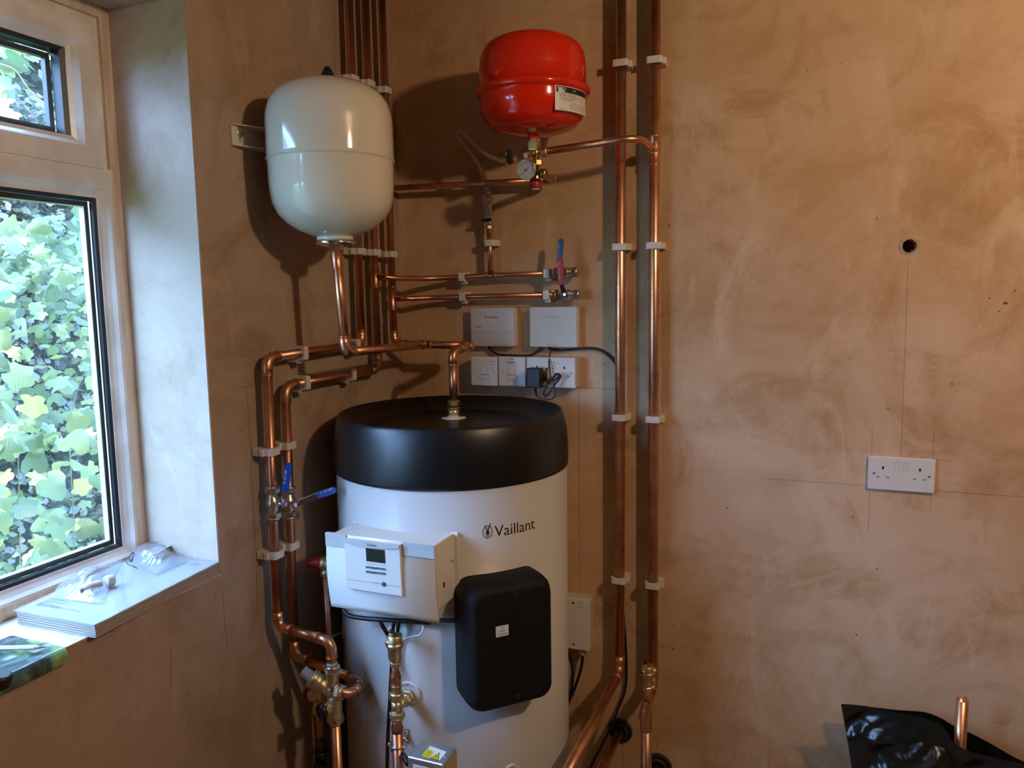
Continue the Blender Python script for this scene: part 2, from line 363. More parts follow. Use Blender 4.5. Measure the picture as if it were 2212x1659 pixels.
_tc = {}
def text_geo(txt, size, align='CENTER'):
    k = (txt, size, align)
    if k not in _tc:
        c = bpy.data.curves.new('t', 'FONT'); c.body = txt; c.size = size; c.align_x = align; c.resolution_u = 3
        o = bpy.data.objects.new('t', c); COL.objects.link(o)
        dg = bpy.context.evaluated_depsgraph_get(); me = bpy.data.meshes.new_from_object(o.evaluated_get(dg))
        _tc[k] = ([(q.co.x, q.co.y) for q in me.vertices], [tuple(p.vertices) for p in me.polygons])
        bpy.data.objects.remove(o); bpy.data.curves.remove(c); bpy.data.meshes.remove(me)
    return _tc[k]
def add_text(mb, txt, size, org, a, b, align='CENTER', off=.0004, wx=1):
    vs, fs = text_geo(txt, size, align); a, b = V(a), V(b); n = a.cross(b).normalized()
    return mb.add([V(org)+a*x*wx+b*y+n*off for x, y in vs], fs, False)
def rrect(w, h, r, n=5):
    o = []
    for cx, cy, a0 in ((w/2-r, h/2-r, 0), (-w/2+r, h/2-r, 90), (-w/2+r, -h/2+r, 180), (w/2-r, -h/2+r, 270)):
        for i in range(n+1): a = R(a0+90*i/n); o.append((cx+r*math.cos(a), cy+r*math.sin(a)))
    return o
def smooth_path(pts, n=10):
    """Catmull-Rom"""
    P = [V(p) for p in pts]; P = [P[0]*2-P[1]]+P+[P[-1]*2-P[-2]]; out = []
    for i in range(1, len(P)-2):
        for k in range(n):
            t = k/n; p0, p1, p2, p3 = P[i-1:i+3]
            out.append(.5*((2*p1)+(p2-p0)*t+(2*p0-5*p1+4*p2-p3)*t*t+(3*p1-p0-3*p2+p3)*t**3))
    out.append(P[-2]); return out

# ------------------------------------------------------------------ structure: walls, floor, ceiling
ZC = 2.46; XR = 4.2; YF = -5.0; WY0 = -0.813; WY1 = -2.30; WZ0 = .955; WZ1 = 2.152
def wall_back():
    hx, hz, hr = 1.385, 1.647, .0155; s = .06; mb = MB(); n = 40
    xs = [-.3, hx-s, hx+s, XR]; zs = [-.1, hz-s, hz+s, ZC+.1]
    for i in range(3):
        for j in range(3):
            if i == 1 and j == 1: continue
            mb.add([(xs[i], 0, zs[j]), (xs[i+1], 0, zs[j]), (xs[i+1], 0, zs[j+1]), (xs[i], 0, zs[j+1])], [(0, 1, 2, 3)], False)
    outer = []; inner = []; deep = []; lip = []
    for j in range(n):
        a = 2*PI*j/n; c, s_ = math.cos(a), math.sin(a); k = s/max(abs(c), abs(s_))
        rr = hr*(1+.16*noise.noise((c*1.7, s_*1.7, 3))); rl = rr*(1.25+.35*noise.noise((c*2, s_*2, 9)))
        outer.append(V((hx+c*k, 0, hz+s_*k))); lip.append(V((hx+c*rl, 0, hz+s_*rl)))
        inner.append(V((hx+c*rr, .005, hz+s_*rr))); deep.append(V((hx+c*rr*.93, .10, hz+s_*rr*.93)))
    mb.rings([outer, lip, inner, deep], False, True, False)
    mb.add([(-.3, .2, -.1), (XR, .2, -.1), (XR, .2, ZC+.1), (-.3, .2, ZC+.1)], [(3, 2, 1, 0)], False)
    return struct(mb.build('wall_back', 'plaster'))
wb = wall_back()
def hole_rim():
    mb = MB(); n = 36; A, B_, C_ = [], [], []
    for j in range(n):
        a = 2*PI*j/n; c, s_ = math.cos(a), math.sin(a); r0 = .0150*(1+.10*noise.noise((c*2, s_*2, 3))); r1 = r0+.0045+.0075*abs(noise.noise((c*2.3, s_*2.3, 5)))
        if 1.9 < a < 4.3: r1 += .004*math.sin((a-1.9)/2.4*PI)
        A.append(V((1.385+c*r0, .010, 1.647+s_*r0))); B_.append(V((1.385+c*r0*1.03, -.0012, 1.647+s_*r0*1.03))); C_.append(V((1.385+c*r1, -.0003, 1.647+s_*r1)))
    mb.rings([A, B_, C_], False, False, False); mb.build('chipped_plaster', plain('broken plaster', (.44, .34, .25), .9, bump=.6, bscale=300, var=.35, vscale=90), wb)
hole_rim()
mb = MB()
XO = -.31
mb.box((XO, WY0, -.1), (0, 0, ZC+.1)); mb.box((XO, YF, -.1), (0, WY1, ZC+.1)); mb.box((XO, WY1, -.1), (0, WY0, WZ0)); mb.box((XO, WY1, WZ1), (0, WY0, ZC+.1))
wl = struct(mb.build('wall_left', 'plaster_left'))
o = struct(MB().box((-.205, WY0-.0015, WZ0), (-.0015, WY0+.0002, WZ1)).build('trim_1', 'reveal'))  # thin lining that carries the paler, daylit plaster colour
o = struct(MB().box((-.205, WY1, WZ1-.0015), (-.0015, WY0-.0015, WZ1+.0002)).build('trim_2', 'reveal'))
o = struct(MB().box((-.205, WY1, WZ0-.0002), (.004, WY0-.0015, WZ0+.003)).build('trim_3', 'reveal'))
struct(MB().box((XR, YF, -.1), (XR+.1, 0, ZC+.1)).build('wall_right', 'dark_wall'))
struct(MB().box((XO, YF-.1, -.1), (XR+.1, YF, ZC+.1)).build('wall_front', 'dark_wall'))
struct(MB().box((0, YF, -.1), (XR, 0, 0)).build('floor', 'floor'))
struct(MB().box((0, YF, ZC), (XR, 0, ZC+.1)).build('ceiling', 'ceiling'))

# pencil lines on the walls
def pline_b(a, b, wd=.0007):
    p, q = AY(*a, 0), AY(*b, 0); d = (q-p).normalized(); n = V((-d.z, 0, d.x))*wd/2
    MB().add([p+n, p-n, q-n, q+n]+[x-V((0, .0003, 0)) for x in (p+n, p-n, q-n, q+n)], [(0, 3, 2, 1), (4, 5, 6, 7), (0, 1, 5, 4), (1, 2, 6, 5), (2, 3, 7, 6), (3, 0, 4, 7)], False).build('pencil_line', 'pencil', wb)
def pline_l(a, b, wd=.0007):
    p, q = AX(*a, 0), AX(*b, 0); d = (q-p).normalized(); n = V((0, -d.z, d.y))*wd/2
    MB().add([p+n, p-n, q-n, q+n]+[x+V((.0003, 0, 0)) for x in (p+n, p-n, q-n, q+n)], [(0, 3, 2, 1), (4, 5, 6, 7), (0, 1, 5, 4), (1, 2, 6, 5), (2, 3, 7, 6), (3, 0, 4, 7)], False).build('pencil_line', 'pencil', wl)
for a, b in (((1645, 1033), (1874, 1049)), ((2018, 1060), (2212, 1074)), ((1962, 560), (1946, 985)), ((1884, 923), (1883, 984)), ((1879, 1060), (1875, 1151)),
             ((2017, 936), (2015, 992)), ((2012, 1068), (2009, 1101)), ((2020, 992), (2058, 996)), ((1250, 838), (1327, 840)), ((1250, 770), (1250, 838)), ((1250, 840), (1252, 1285)),
             ((1118, 664), (1143, 664)), ((1118, 700), (1143, 700)), ((1275, 822), (1278, 842)), ((1278, 818), (1281, 838)), ((1272, 830), (1283, 826)), ((1345, 1460), (1346, 1659)), ((1395, 1578), (1370, 1574)), ((1418, 1595), (1418, 1616)), ((1064, 380), (1068, 590))):
    pline_b(a, b)
for a, b in (((511, 758.5), (560, 755)), ((511, 839), (570, 829)), ((565, 735), (566, 757)), ((722, 60), (724, 160)), ((721, 0), (722, 60)), ((533, 845), (543, 1000)), ((541, 1000), (552, 1190)),
             ((553, 1210), (556, 1330)), ((370, 1255), (369, 1300)), ((369, 1400), (368, 1490)), ((465, 1280), (463, 1300)), ((480, 1270), (490, 1400))):
    pline_l(a, b)
# small chips and stains on the plaster
mb = MB()
for px, py, rx, rz in ((1970, 545, 4, 6), (2172, 655, 5, 3), (2192, 628, 2, 2), (2138, 645, 2, 2), (2157, 672, 2, 2), (1850, 1371, 3, 2), (1571, 1097, 2, 2), (1303, 788, 2, 2), (1455, 1352, 2, 2), (1454, 1402, 2, 3), (1108, 848, 2, 1)):
    c = AY(px, py, 0); mb.add([c+V((math.cos(t)*rx*.001, -.0003, math.sin(t)*rz*.001)) for t in [2*PI*i/10 for i in range(10)]], [tuple(range(10))[::-1]], False)
mb.build('stain', 'pencil', wb)['kind'] = 'stuff'

# ------------------------------------------------------------------ window
win = thing('window_1', (-.205, WY0, WZ0), None, None, kind='structure')
def sweep(y0, y1, z0, z1, prof):
    """mitred frame; prof = [(inset, x)] closed section"""
    mb = MB(); rings = []
    for (sy, sz) in ((y0, z0), (y1, z0), (y1, z1), (y0, z1)):
        dy = 1 if sy == min(y0, y1) else -1; dz = 1 if sz == z0 else -1
        rings.append([V((x, sy+dy*d, sz+dz*d)) for d, x in prof])
    rings.append(rings[0]); return mb.rings(rings, False, False, False)
XF = -.205
YM = -1.62   # mullion, left of the frame
BZ0, BZ1 = WZ0+.004, WZ1-.001
sweep(WY1, WY0-.001, BZ0, BZ1, [(0, XF), (.024, XF), (.024, XF-.07), (0, XF-.07)]).build('outer_frame', 'smeared', win)
ZT0, ZT1 = 1.787, 1.815
MB().rbox((XF-.07, WY1+.024, ZT0), (XF+.003, WY0-.022, ZT1+.006), .003).build('transom', 'pvc', win)
MB().rbox((XF-.07, YM-.03, BZ0+.02), (XF+.002, YM+.03, BZ1-.02), .003).build('mullion', 'pvc', win)
for i, (ya, yb) in enumerate(((YM+.03, WY0-.025), (WY1+.024, YM-.03))):
    y0, y1, z0, z1 = ya, yb, BZ0+.024, ZT0
    sweep(y0, y1, z0, z1, [(0, XF), (.006, XF-.001), (.012, XF-.008), (.020, XF-.014), (.026, XF-.016), (.026, XF-.03), (0, XF-.03)]).build('glazing_bead', 'pvc', win)
    sweep(y0+.026, y1-.026, z0+.026, z1-.026, [(0, XF-.018), (.007, XF-.020), (.007, XF-.03), (0, XF-.03)]).build('gasket', 'gasket', win)
    sweep(y0+.033, y1-.033, z0+.033, z1-.033, [(0, XF-.034), (.011, XF-.034), (.011, XF-.046), (0, XF-.046)]).build('spacer_bar', 'gasket', win)
    sweep(y0+.043, y1-.043, z0+.043, z1-.043, [(0, XF-.033), (.0012, XF-.033), (.0012, XF-.047), (0, XF-.047)]).build('spacer_edge', 'silver', win)
    MB().box((XF-.034, y0+.02, z0+.02), (XF-.030, y1-.02, z1-.02)).build('glass_pane', 'glass', win)
    # opening casement above
    z0, z1 = ZT1+.004, BZ1-.024
    y0, y1 = ya, yb
    sweep(y0, y1, z0-.0, z1, [(0, XF-.008), (.008, XF-.010), (.022, XF-.014), (.022, XF-.03), (0, XF-.03)]).build('rebate', 'pvc', win)
    y0, y1, z0, z1 = ya+.015, yb-.022, ZT1+.004, z1-.022
    sweep(y0, y1, z0, z1, [(0, XF-.012), (.001, XF+.006), (.040, XF+.009), (.043, XF+.006), (.050, XF-.002), (.058, XF-.006), (.058, XF-.03), (0, XF-.03)]).build('casement_sash', 'pvc', win)
    sweep(y0+.058, y1-.058, z0+.050, z1-.056, [(0, XF-.008), (.010, XF-.012), (.014, XF-.030), (0, XF-.030)]).build('gasket', 'gasket', win)
    sweep(y0+.072, y1-.072, z0+.064, z1-.070, [(0, XF-.034), (.010, XF-.034), (.010, XF-.046), (0, XF-.046)]).build('spacer_bar', 'gasket', win)
    MB().box((XF-.034, y0+.05, z0+.05), (XF-.030, y1-.05, z1-.05)).build('glass_pane', 'glass', win)

# ------------------------------------------------------------------ hot water cylinder
CC = V((.33, -.335, 0)); RB = .2915
def on_cyl(px, py, r=RB):
    d = _ray(px, py); ox, oy = CAM[0]-CC.x, CAM[1]-CC.y
    a = d[0]**2+d[1]**2; b = 2*(ox*d[0]+oy*d[1]); c = ox*ox+oy*oy-r*r
    t = (-b-math.sqrt(max(b*b-4*a*c, 0)))/2/a; return V(CAM+t*d)
def cyl_pt(th, z, r): return V((CC.x+r*math.cos(th), CC.y+r*math.sin(th), z))
cyl = thing('hot_water_cylinder', (CC.x, CC.y, 0), 'tall white hot water cylinder with a black rim lid standing in the corner', 'water cylinder')
MB().lathe((CC.x, CC.y, 0), Z_, [(.26, 0), (.28, .0), (RB, .03), (RB, 1.127)], 128).build('tank_body', 'white_steel', cyl)
MB().lathe((CC.x, CC.y, 0), Z_, [(RB, 1.124), (.2945, 1.124), (.2952, 1.130), (.2955, 1.155), (.2945, 1.185), (.2920, 1.212), (.2880, 1.235), (.2830, 1.252), (.2800, 1.2585), (.2780, 1.2595), (.2755, 1.2575),
    (.266, 1.248), (.250, 1.236), (.234, 1.228), (.216, 1.2235), (.2155, 1.2215), (.212, 1.2210)], 128, False, True).build('black_lid', 'black_lid', cyl)
P = V((.2905, -.243, 1.2213))
MB().lathe(P, Z_, [(.033, 0), (.033, .0015), (.016, .003), (.012, .009)], 40).build('collar', 'sticker', cyl)
# logo wrapped round the body
th0 = math.atan2(on_cyl(1068, 1146).y-CC.y, on_cyl(1068, 1146).x-CC.x)
zl = on_cyl(1068, 1158).z
def wrap(mb, vs, fs, th, z, dr=.0004, s=1):
    return mb.add([cyl_pt(th+x/RB, z+y, RB+dr) for x, y in vs], fs, False)
mb = MB(); vs, fs = text_geo('Vaillant', .0365, 'LEFT'); wrap(mb, [(x*1.02, y) for x, y in vs], fs, th0, zl-.002)
n = 36
def ringband(mb, cx, cy, rx, ry, wd, th, z):
    vo = [(cx+rx*math.cos(2*PI*i/n), cy+ry*math.sin(2*PI*i/n)) for i in range(n)]+[(cx+(rx-wd)*math.cos(2*PI*i/n), cy+(ry-wd)*math.sin(2*PI*i/n)) for i in range(n)]
    wrap(mb, vo, [(i, (i+1) % n, n+(i+1) % n, n+i) for i in range(n)], th, z)
ringband(mb, -.016, .0115, .0115, .0150, .0016, th0, zl)
for poly in ([(-.0245, .029), (-.0225, .028), (-.0150, .014), (-.0170, .012)], [(-.0075, .031), (-.0100, .0305), (-.0170, .014), (-.0150, .012)], [(-.0205, .013), (-.0115, .013), (-.0155, .003), (-.0165, .003)],
             [(-.0225, .004), (-.016, .000), (-.0095, .004), (-.016, .002)], [(-.0200, .010), (-.0190, .011), (-.0185, .004), (-.0195, .004)], [(-.0130, .011), (-.0120, .010), (-.0125, .004), (-.0135, .004)]):
    wrap(mb, poly, [(0, 1, 2, 3)], th0, zl)
o = mb.build('logo', 'ink', cyl)
# flow port disc, and the small disc at the frame's bottom edge
def disc_on_cyl(px, py, r, txt, name='port_label'):
    p = on_cyl(px, py); th = math.atan2(p.y-CC.y, p.x-CC.x); mb = MB(); k = 40
    def pt(x, y, d): return cyl_pt(th+x/RB, p.z+y, RB+d)
    mb.rings([[pt(r*math.cos(2*PI*i/k), r*math.sin(2*PI*i/k), 0) for i in range(k)], [pt(r*math.cos(2*PI*i/k), r*math.sin(2*PI*i/k), .003) for i in range(k)],
              [pt(r*.9*math.cos(2*PI*i/k), r*.9*math.sin(2*PI*i/k), .004) for i in range(k)]], False, True)
    d = mb.build(name, 'sticker', cyl); mb = MB(); x0 = -len(txt)/2
    for i, ch in enumerate(txt):
        a = R(90)-(i-(len(txt)-1)/2)*.0042/(r*.68); vs, fs = text_geo(ch, .0066)
        c, s_ = math.cos(a-PI/2), math.sin(a-PI/2)
        mb.add([pt(r*.68*math.cos(a)+x*c-y*s_, r*.68*math.sin(a)+x*s_+y*c, .0046) for x, y in vs], fs, False)
    mb.build('lettering', 'ink', d); return p, th
pf, thf = disc_on_cyl(884, 1497, .0285, 'FLOW #1')
disc_on_cyl(1103, 1668, .020, 'Sensor')
# two little clamp brackets fixed to the body
for px, py in ((790, 1659), (880, 1588)):
    p = on_cyl(px, py); th = math.atan2(p.y-CC.y, p.x-CC.x); nn = V((math.cos(th), math.sin(th), 0))
    mb = MB().obox(p+nn*.002, nn.cross(Z_), Z_, nn, .005, .017, .002, .0015)
    for dz in (-.011, .011): mb.sphere(p+nn*.004+V((0, 0, dz)), .0035, n=6)
    mb.cyl(p+nn*.002, p+nn*.02, .004); mb.build('clip_bracket', 'nickel', cyl)

# ------------------------------------------------------------------ immersion heater cover
az = R(-43.8); nn = V((math.cos(az), math.sin(az), 0)); tt = V((-nn.y, nn.x, 0))
def hit(px, py, off):
    d = V(_ray(px, py)); c = V(CAM); k = ((CC+nn*off-c).dot(nn))/d.dot(nn); p = c+d*k; return (p-CC).dot(tt), p.z
cov = thing('immersion_heater_cover', CC+nn*.30+V((0, 0, .78)), 'black textured foam cover with rounded corners on the front of the white cylinder', 'cover')
def ring_at(w, h, r, off, cz, cs, curve=0):
    return [CC+nn*(off-(curve*(p[0]+cs)**2))+tt*(p[0]+cs)+V((0, 0, cz+p[1])) for p in rrect(w, h, r, 8)]
cz = .786; cs = -.002; 
s_l, z_t = hit(1040, 1275, .365)[0], .922
mb = MB()
mb.rings([ring_at(.202, .288, .036, .292, cz, cs, 1.7), ring_at(.204, .290, .036, .325, cz, cs, .2), ring_at(.200, .286, .034, .345, cz, cs), ring_at(.188, .270, .030, .362, cz, cs), ring_at(.170, .250, .022, .367, cz, cs), ], True, True, True)
co = mb.build('cover_shell', 'foam', cov)
for q in ((1116, 1285), (1118, 1505)):
    s0, z0 = hit(*q, .367); MB().lathe(CC+nn*.3672+tt*s0+V((0, 0, z0)), nn, [(.0062, 0), (.0055, .0006), (.003, .0002)], 20).build('screw_recess', 'black', co)
s0, z0 = hit(1085, 1363, .3675)
st = MB().prism(rrect(.030, .024, .001, 2), CC+nn*.367+tt*s0+V((0, 0, z0)), tt, Z_, nn, 0, .0006).build('sticker', 'sticker', cov)
mb = MB(); o3 = CC+nn*.3677+tt*s0+V((0, 0, z0))
add_text(mb, '13', .006, o3+V((0, 0, .0055)), tt, Z_); add_text(mb, 'AMP', .006, o3-V((0, 0, .0015)), tt, Z_); add_text(mb, 'IMMERSION', .0048, o3-V((0, 0, .0085)), tt, Z_)
mb.build('lettering', 'ink', st)

# ------------------------------------------------------------------ control box on the cylinder
BX0, BX1, BZb, BZt, BYF = .197, .465, .862, 1.035, -.700
box = thing('control_box', (.331, -.62, .95), 'white wall thermostat control box with small screen on the cylinder front', 'control box')
mb = MB().rbox((BX0+.006, BYF+.006, BZb+.022), (BX1-.006, -.585, BZt-.006), .003)
mb.rbox((BX0+.004, -.600, BZb+.030), (BX1+.004, -.592, BZt-.004), .002)
mb.build('housing', 'white', box)
mb = MB(); rr = []
nseg = 16
for k in range(nseg+1):
    t = k/nseg; z = BZb+(BZt-BZb)*t; bow = .006*math.sin(PI*min(t*1.15, 1))+.010*t-.008
    rr.append([V((BX0, BYF-bow+.006, z)), V((BX0, BYF-bow, z)), V((BX1, BYF-bow, z)), V((BX1, BYF-bow+.006, z))])
mb.rings(rr, True, True, True); fp = mb.build('front_panel', 'white', box)
yf = BYF-.010
def bow_y(z):
    t = (z-BZb)/(BZt-BZb); return BYF-(.006*math.sin(PI*min(t*1.15, 1))+.010*t-.008)
for xa, xb in ((BX0, .251), (.391, BX1)):
    mb = MB(); mb.rings([[V((xa, bow_y(z)-.0002, z)), V((xa, bow_y(z)-.0022, z)), V((xb, bow_y(z)-.0022, z)), V((xb, bow_y(z)-.0002, z))] for z in (BZt-.029, BZt-.015, BZt)], True, True, False)
    mb.build('silver_trim', 'silver', box)
# thermostat module
mx0, mx1, mz0, mz1 = .252, .388, .918, 1.030
def yq(z): return bow_y(.95)-.006-.004*(z-mz0)/(mz1-mz0)
mb = MB(); mb.rings([[V((mx0, -.69, z)), V((mx0, yq(z), z)), V((mx1, yq(z), z)), V((mx1, -.69, z))] for z in (mz0, mz1)], True, True, False)
mod = mb.build('thermostat', 'white', box)
def mpt(px, py):
    p = AY(px, py, yq(.97)); return V((p.x, yq(p.z), p.z))
def mquad(px0, py0, px1, py1, d0, d1, mat, name, parent):
    a, b = mpt(px0, py0), mpt(px1, py1)
    x0, x1, zt, zb = a.x, b.x, a.z, b.z
    mb = MB(); mb.rings([[V((x0, yq(z)-d0, z)), V((x0, yq(z)-d1, z)), V((x1, yq(z)-d1, z)), V((x1, yq(z)-d0, z))] for z in (zb, zt)], True, True, False)
    return mb.build(name, mat, parent)
mquad(791, 1183, 833, 1217, .0001, .0006, 'screen', 'screen', mod)
mquad(791.5, 1216, 833, 1222, .0005, .0008, 'verdigris', 'screen_sill', mod)
for (a, b, c, d) in ((791, 1222.5, 810.5, 1228.5), (812, 1225, 833, 1231), (791, 1232.5, 810.5, 1238.5), (812, 1235, 833, 1241)):
    mquad(a, b, c, d, .0001, .0018, 'grey_key', 'key', mod)
mb = MB()
for (px, py), tx in (((801, 1228), 'o'), ((823, 1231), '>'), ((801, 1238), '-'), ((823, 1241), '+')):
    p = mpt(px, py); mb = MB(); add_text(mb, tx, .006, p+V((0, -.0022, 0)), X_, Z_); mb.build('key_symbol', 'white_ink', mod)
p = mpt(828.5, 1262); MB().lathe(p, -Y_, [(.0052, 0), (.0050, .0015), (.003, .002)], 24).build('reset_button', 'grey_key', mod)
mb = MB(); add_text(mb, 'reset', .0052, mpt(820, 1261)+V((-.002, -.0003, 0)), X_, Z_, 'RIGHT'); mb.build('lettering', 'ink_grey', mod)
mb = MB(); zz = mpt(760, 1253).z
mb.box((mx0+.002, yq(zz)-.0004, zz-.0003), (p.x-.007, yq(zz)+.0002, zz+.0003)); mb.box((p.x+.007, yq(zz)-.0004, zz-.0003), (mx1-.002, yq(zz)+.0002, zz+.0003)); mb.build('panel_line', 'groove', mod)
mb = MB(); outl = [(mx0, mz1+.0015), (mx1, mz1+.0015), (mx1, mz1-.006)]+[(mx1-(mx1-mx0)*i/12, mz1-.006-.006*math.sin(PI*i/12)) for i in range(1, 12)]+[(mx0, mz1-.006)]
mb.prism([(x, z) for x, z in outl], (0, yq(mz1)-.0015, 0), X_, Z_, -Y_, -.002, .0012); mb.build('silver_trim', 'silver', mod)
mb = MB(); add_text(mb, 'Vaillant', .0082, V(((mx0+mx1)/2+.002, yq(mz1)-.0028, mz1-.0082)), X_, Z_); mb.build('lettering', 'ink', mod)
MB().box((BX1-.0062, -.655, .925), (BX1-.0055, -.648, .937)).build('side_slot', 'hole', box)
MB().sphere((BX1-.004, -.612, .972), .003, n=6).build('screw', 'nickel', box)
mb = MB()
for x in (.235, .262, .289, .400, .421, .442): MB().lathe((x, -.66, BZb+.024), -Z_, [(.0075, 0), (.0075, .004), (.005, .005), (.005, .010)], 16).build('cable_gland', 'white2', box)

# cables under the control box
def cable(label, pts, r, mat='black', n=10, cat='cable', name='cable', group=None):
    o = MB().tube(smooth_path(pts, n), r, 10).build(name, mat, None, pts[0]); return tag(o, label, cat, group)
yb_ = -.665
cable('thick black cable curving under the control box from its left end', [AY(742, 1318, -.66), AY(755, 1330, -.668), AY(790, 1336, -.67), AY(830, 1339, -.668), AY(880, 1342, -.655), AY(930, 1345, -.640)], .0052)
cable('black cable running from the control box into the black foam cover', [AY(925, 1341, -.63), AY(950, 1340, -.625), AY(985, 1341, -.62), AY(1026, 1337, -.590)], .0045)
cable('black cable dropping diagonally from control box to behind brass vent', [AY(818, 1335, -.66), AY(826, 1352, -.665), AY(840, 1378, -.655), AY(846, 1420, -.645), AY(843, 1500, -.642), AY(838, 1590, -.642), AY(836, 1680, -.642)], .0045)
cable('short black cable dropping just above the brass vent cap', [AY(851, 1338, -.66), AY(849, 1360, -.662), AY(846, 1400, -.650), AY(848, 1450, -.645)], .0042)
cable('right-hand black cable dropping behind the brass vent cap', [AY(862, 1340, -.655), AY(859, 1362, -.655), AY(856, 1400, -.645), AY(856, 1450, -.642)], .0042)
cable('thin white sensor wire looping under the control box', [AY(914, 1352, -.655), AY(913, 1362, -.66), AY(905, 1372, -.66), AY(890, 1375, -.655), AY(878, 1379, -.648), AY(866, 1384, -.642)], .0022, 'white')
cable('flexible black conduit between the copper pipe and steel valve box', [AY(850, 1620, -.665), AY(862, 1625, -.675), AY(872, 1634, -.70), AY(882, 1650, -.715)], .0068, name='conduit')

# ------------------------------------------------------------------ pipe helpers
def arc_pts(p, a, b, rb, n=8):
    """fillet at corner p between directions to a and b"""
    d1 = (V(a)-p).normalized(); d2 = (V(b)-p).normalized(); ang = d1.angle(d2); L = rb/math.tan(ang/2)
    s, e = p+d1*L, p+d2*L; c = p+(d1+d2).normalized()*(rb/math.sin(ang/2)); out = []
    v0 = s-c; ax = v0.cross(e-c).normalized(); tot = v0.angle(e-c)
    for i in range(n+1): out.append(c+Matrix.Rotation(tot*i/n, 3, ax) @ v0)
    return out
def pipe_run(parent, pts, r, mat='copper', elbow_mat=None, rb=None, pulled=False, seg=24, soldered=()):
    pts = [V(p) for p in pts]; rb = rb or r*2.1; cur = pts[0]; allp = [pts[0]]; elbow_mat = elbow_mat or mat
    for i in range(1, len(pts)-1):
        ar = arc_pts(pts[i], pts[i-1], pts[i+1], rb)
        if pulled: allp += ar; continue
        MB().cyl(cur, ar[0], r, seg=seg).build('pipe', mat, parent)
        d1 = (pts[i-1]-pts[i]).normalized(); d2 = (pts[i+1]-pts[i]).normalized(); sl = r*1.45
        path = [ar[0]+d1*sl]+ar+[ar[-1]+d2*sl]
        mb = MB().tube(path, r+.0014, seg)
        for q, d in ((path[0], d1), (path[-1], d2)): mb.lathe(q-d*.002, d, [(r+.0016, 0), (r+.0026, .0005), (r+.0026, .0015), (r+.0014, .0022)], seg)
        mb.build('elbow', elbow_mat, parent)
        if i in soldered:
            for q, d in ((path[0], d1), (path[-1], d2)): MB().lathe(q-d*.0005, d, [(r+.0012, 0), (r+.0018, .001), (r+.0003, .003)], seg).build('solder_joint', 'solder', parent)
        cur = ar[-1]
    if pulled: MB().tube(allp+[pts[-1]], r, seg).build('pipe', mat, parent)
    else: MB().cyl(cur, pts[-1], r, seg=seg).build('pipe', mat, parent)
def tee(parent, p, axis, branch, r, L=.026, mat='copper', rbr=None, Lb=None):
    p = V(p); axis = V(axis).normalized(); branch = V(branch).normalized(); rbr = rbr or r; Lb = Lb or L
    mb = MB().lathe(p-axis*L, axis, [(r+.0006, -.0002), (r+.0026, .0006), (r+.0026, .002), (r+.0015, .003), (r+.0015, 2*L-.003), (r+.0026, 2*L-.002), (r+.0026, 2*L-.0006), (r+.0006, 2*L+.0002)], 24)
    mb.lathe(p, branch, [(rbr+.0012, 0), (rbr+.0012, Lb-.003), (rbr+.0026, Lb-.0025), (rbr+.0026, Lb-.0008), (rbr+.0004, Lb)], 24); mb.build('tee', mat, parent)
def coupling(parent, p, axis, r, L=.018, mat='copper', name='coupling'):
    axis = V(axis).normalized()
    MB().lathe(V(p)-axis*L, axis, [(r, -.0003), (r+.0022, .0005), (r+.0022, .0018), (r+.0013, .003), (r+.0013, 2*L-.003), (r+.0022, 2*L-.0018), (r+.0022, 2*L-.0005), (r, 2*L+.0003)], 24).build(name, mat, parent)

RXL, RXR, RY = .6955, .7835, -.037
r28, r22, r15 = .0140, .0110, .0075
# riser with the vessel branch and its neighbour
g = 'big vertical copper risers on the back wall'
ra = thing('copper_riser', (RXL, RY, 1.2), 'left of the two thick copper risers, passing behind the vessel branch pipe', 'pipe', g)
pipe_run(ra, [(RXL, RY, ZC-.002), (RXL-.003, RY, .478), (RXL-.003, -.66, .474), (RXL-.02, -.70, .02)], r28, 'copper', 'copper_dull', rb=.030)
rb_ = thing('copper_riser', (RXR, RY, 1.2), 'right of the two thick copper risers, with a tee feeding the red vessel', 'pipe', g)
zt = AY(1411, 325, RY).z
pipe_run(rb_, [(RXR-.001, RY, ZC-.002), (RXR+.004, RY, .466), (RXR+.010, -.185, .440)], r28, 'copper', 'copper_dull', rb=.030)
tee(rb_, (RXR, RY, zt), Z_, -Y_, r28, .036, 'copper', r22*.9, .034)
zc = AY(1397, 1560, -.195).z
xc = AY(1396, 1600, -.195).x
MB().cyl((xc, -.195, 0), (xc, -.195, zc+.005), r28).build('pipe', 'copper_dull', rb_)
MB().lathe((xc, -.195, zc-.022), Z_, [(r28+.0016, 0), (r28+.0022, .002), (r28+.0016, .004), (r28+.0018, .050), (r28-.001, .058), (r15+.002, .066), (r15+.0015, .078), (r15, .080)], 28).build('reducer', 'copper', rb_)
za = AY(1399, 1489, -.195).z
MB().cyl((xc+.002, -.195, zc+.05), (xc+.003, -.195, za+.004), r15).build('pipe', 'copper_dull', rb_)
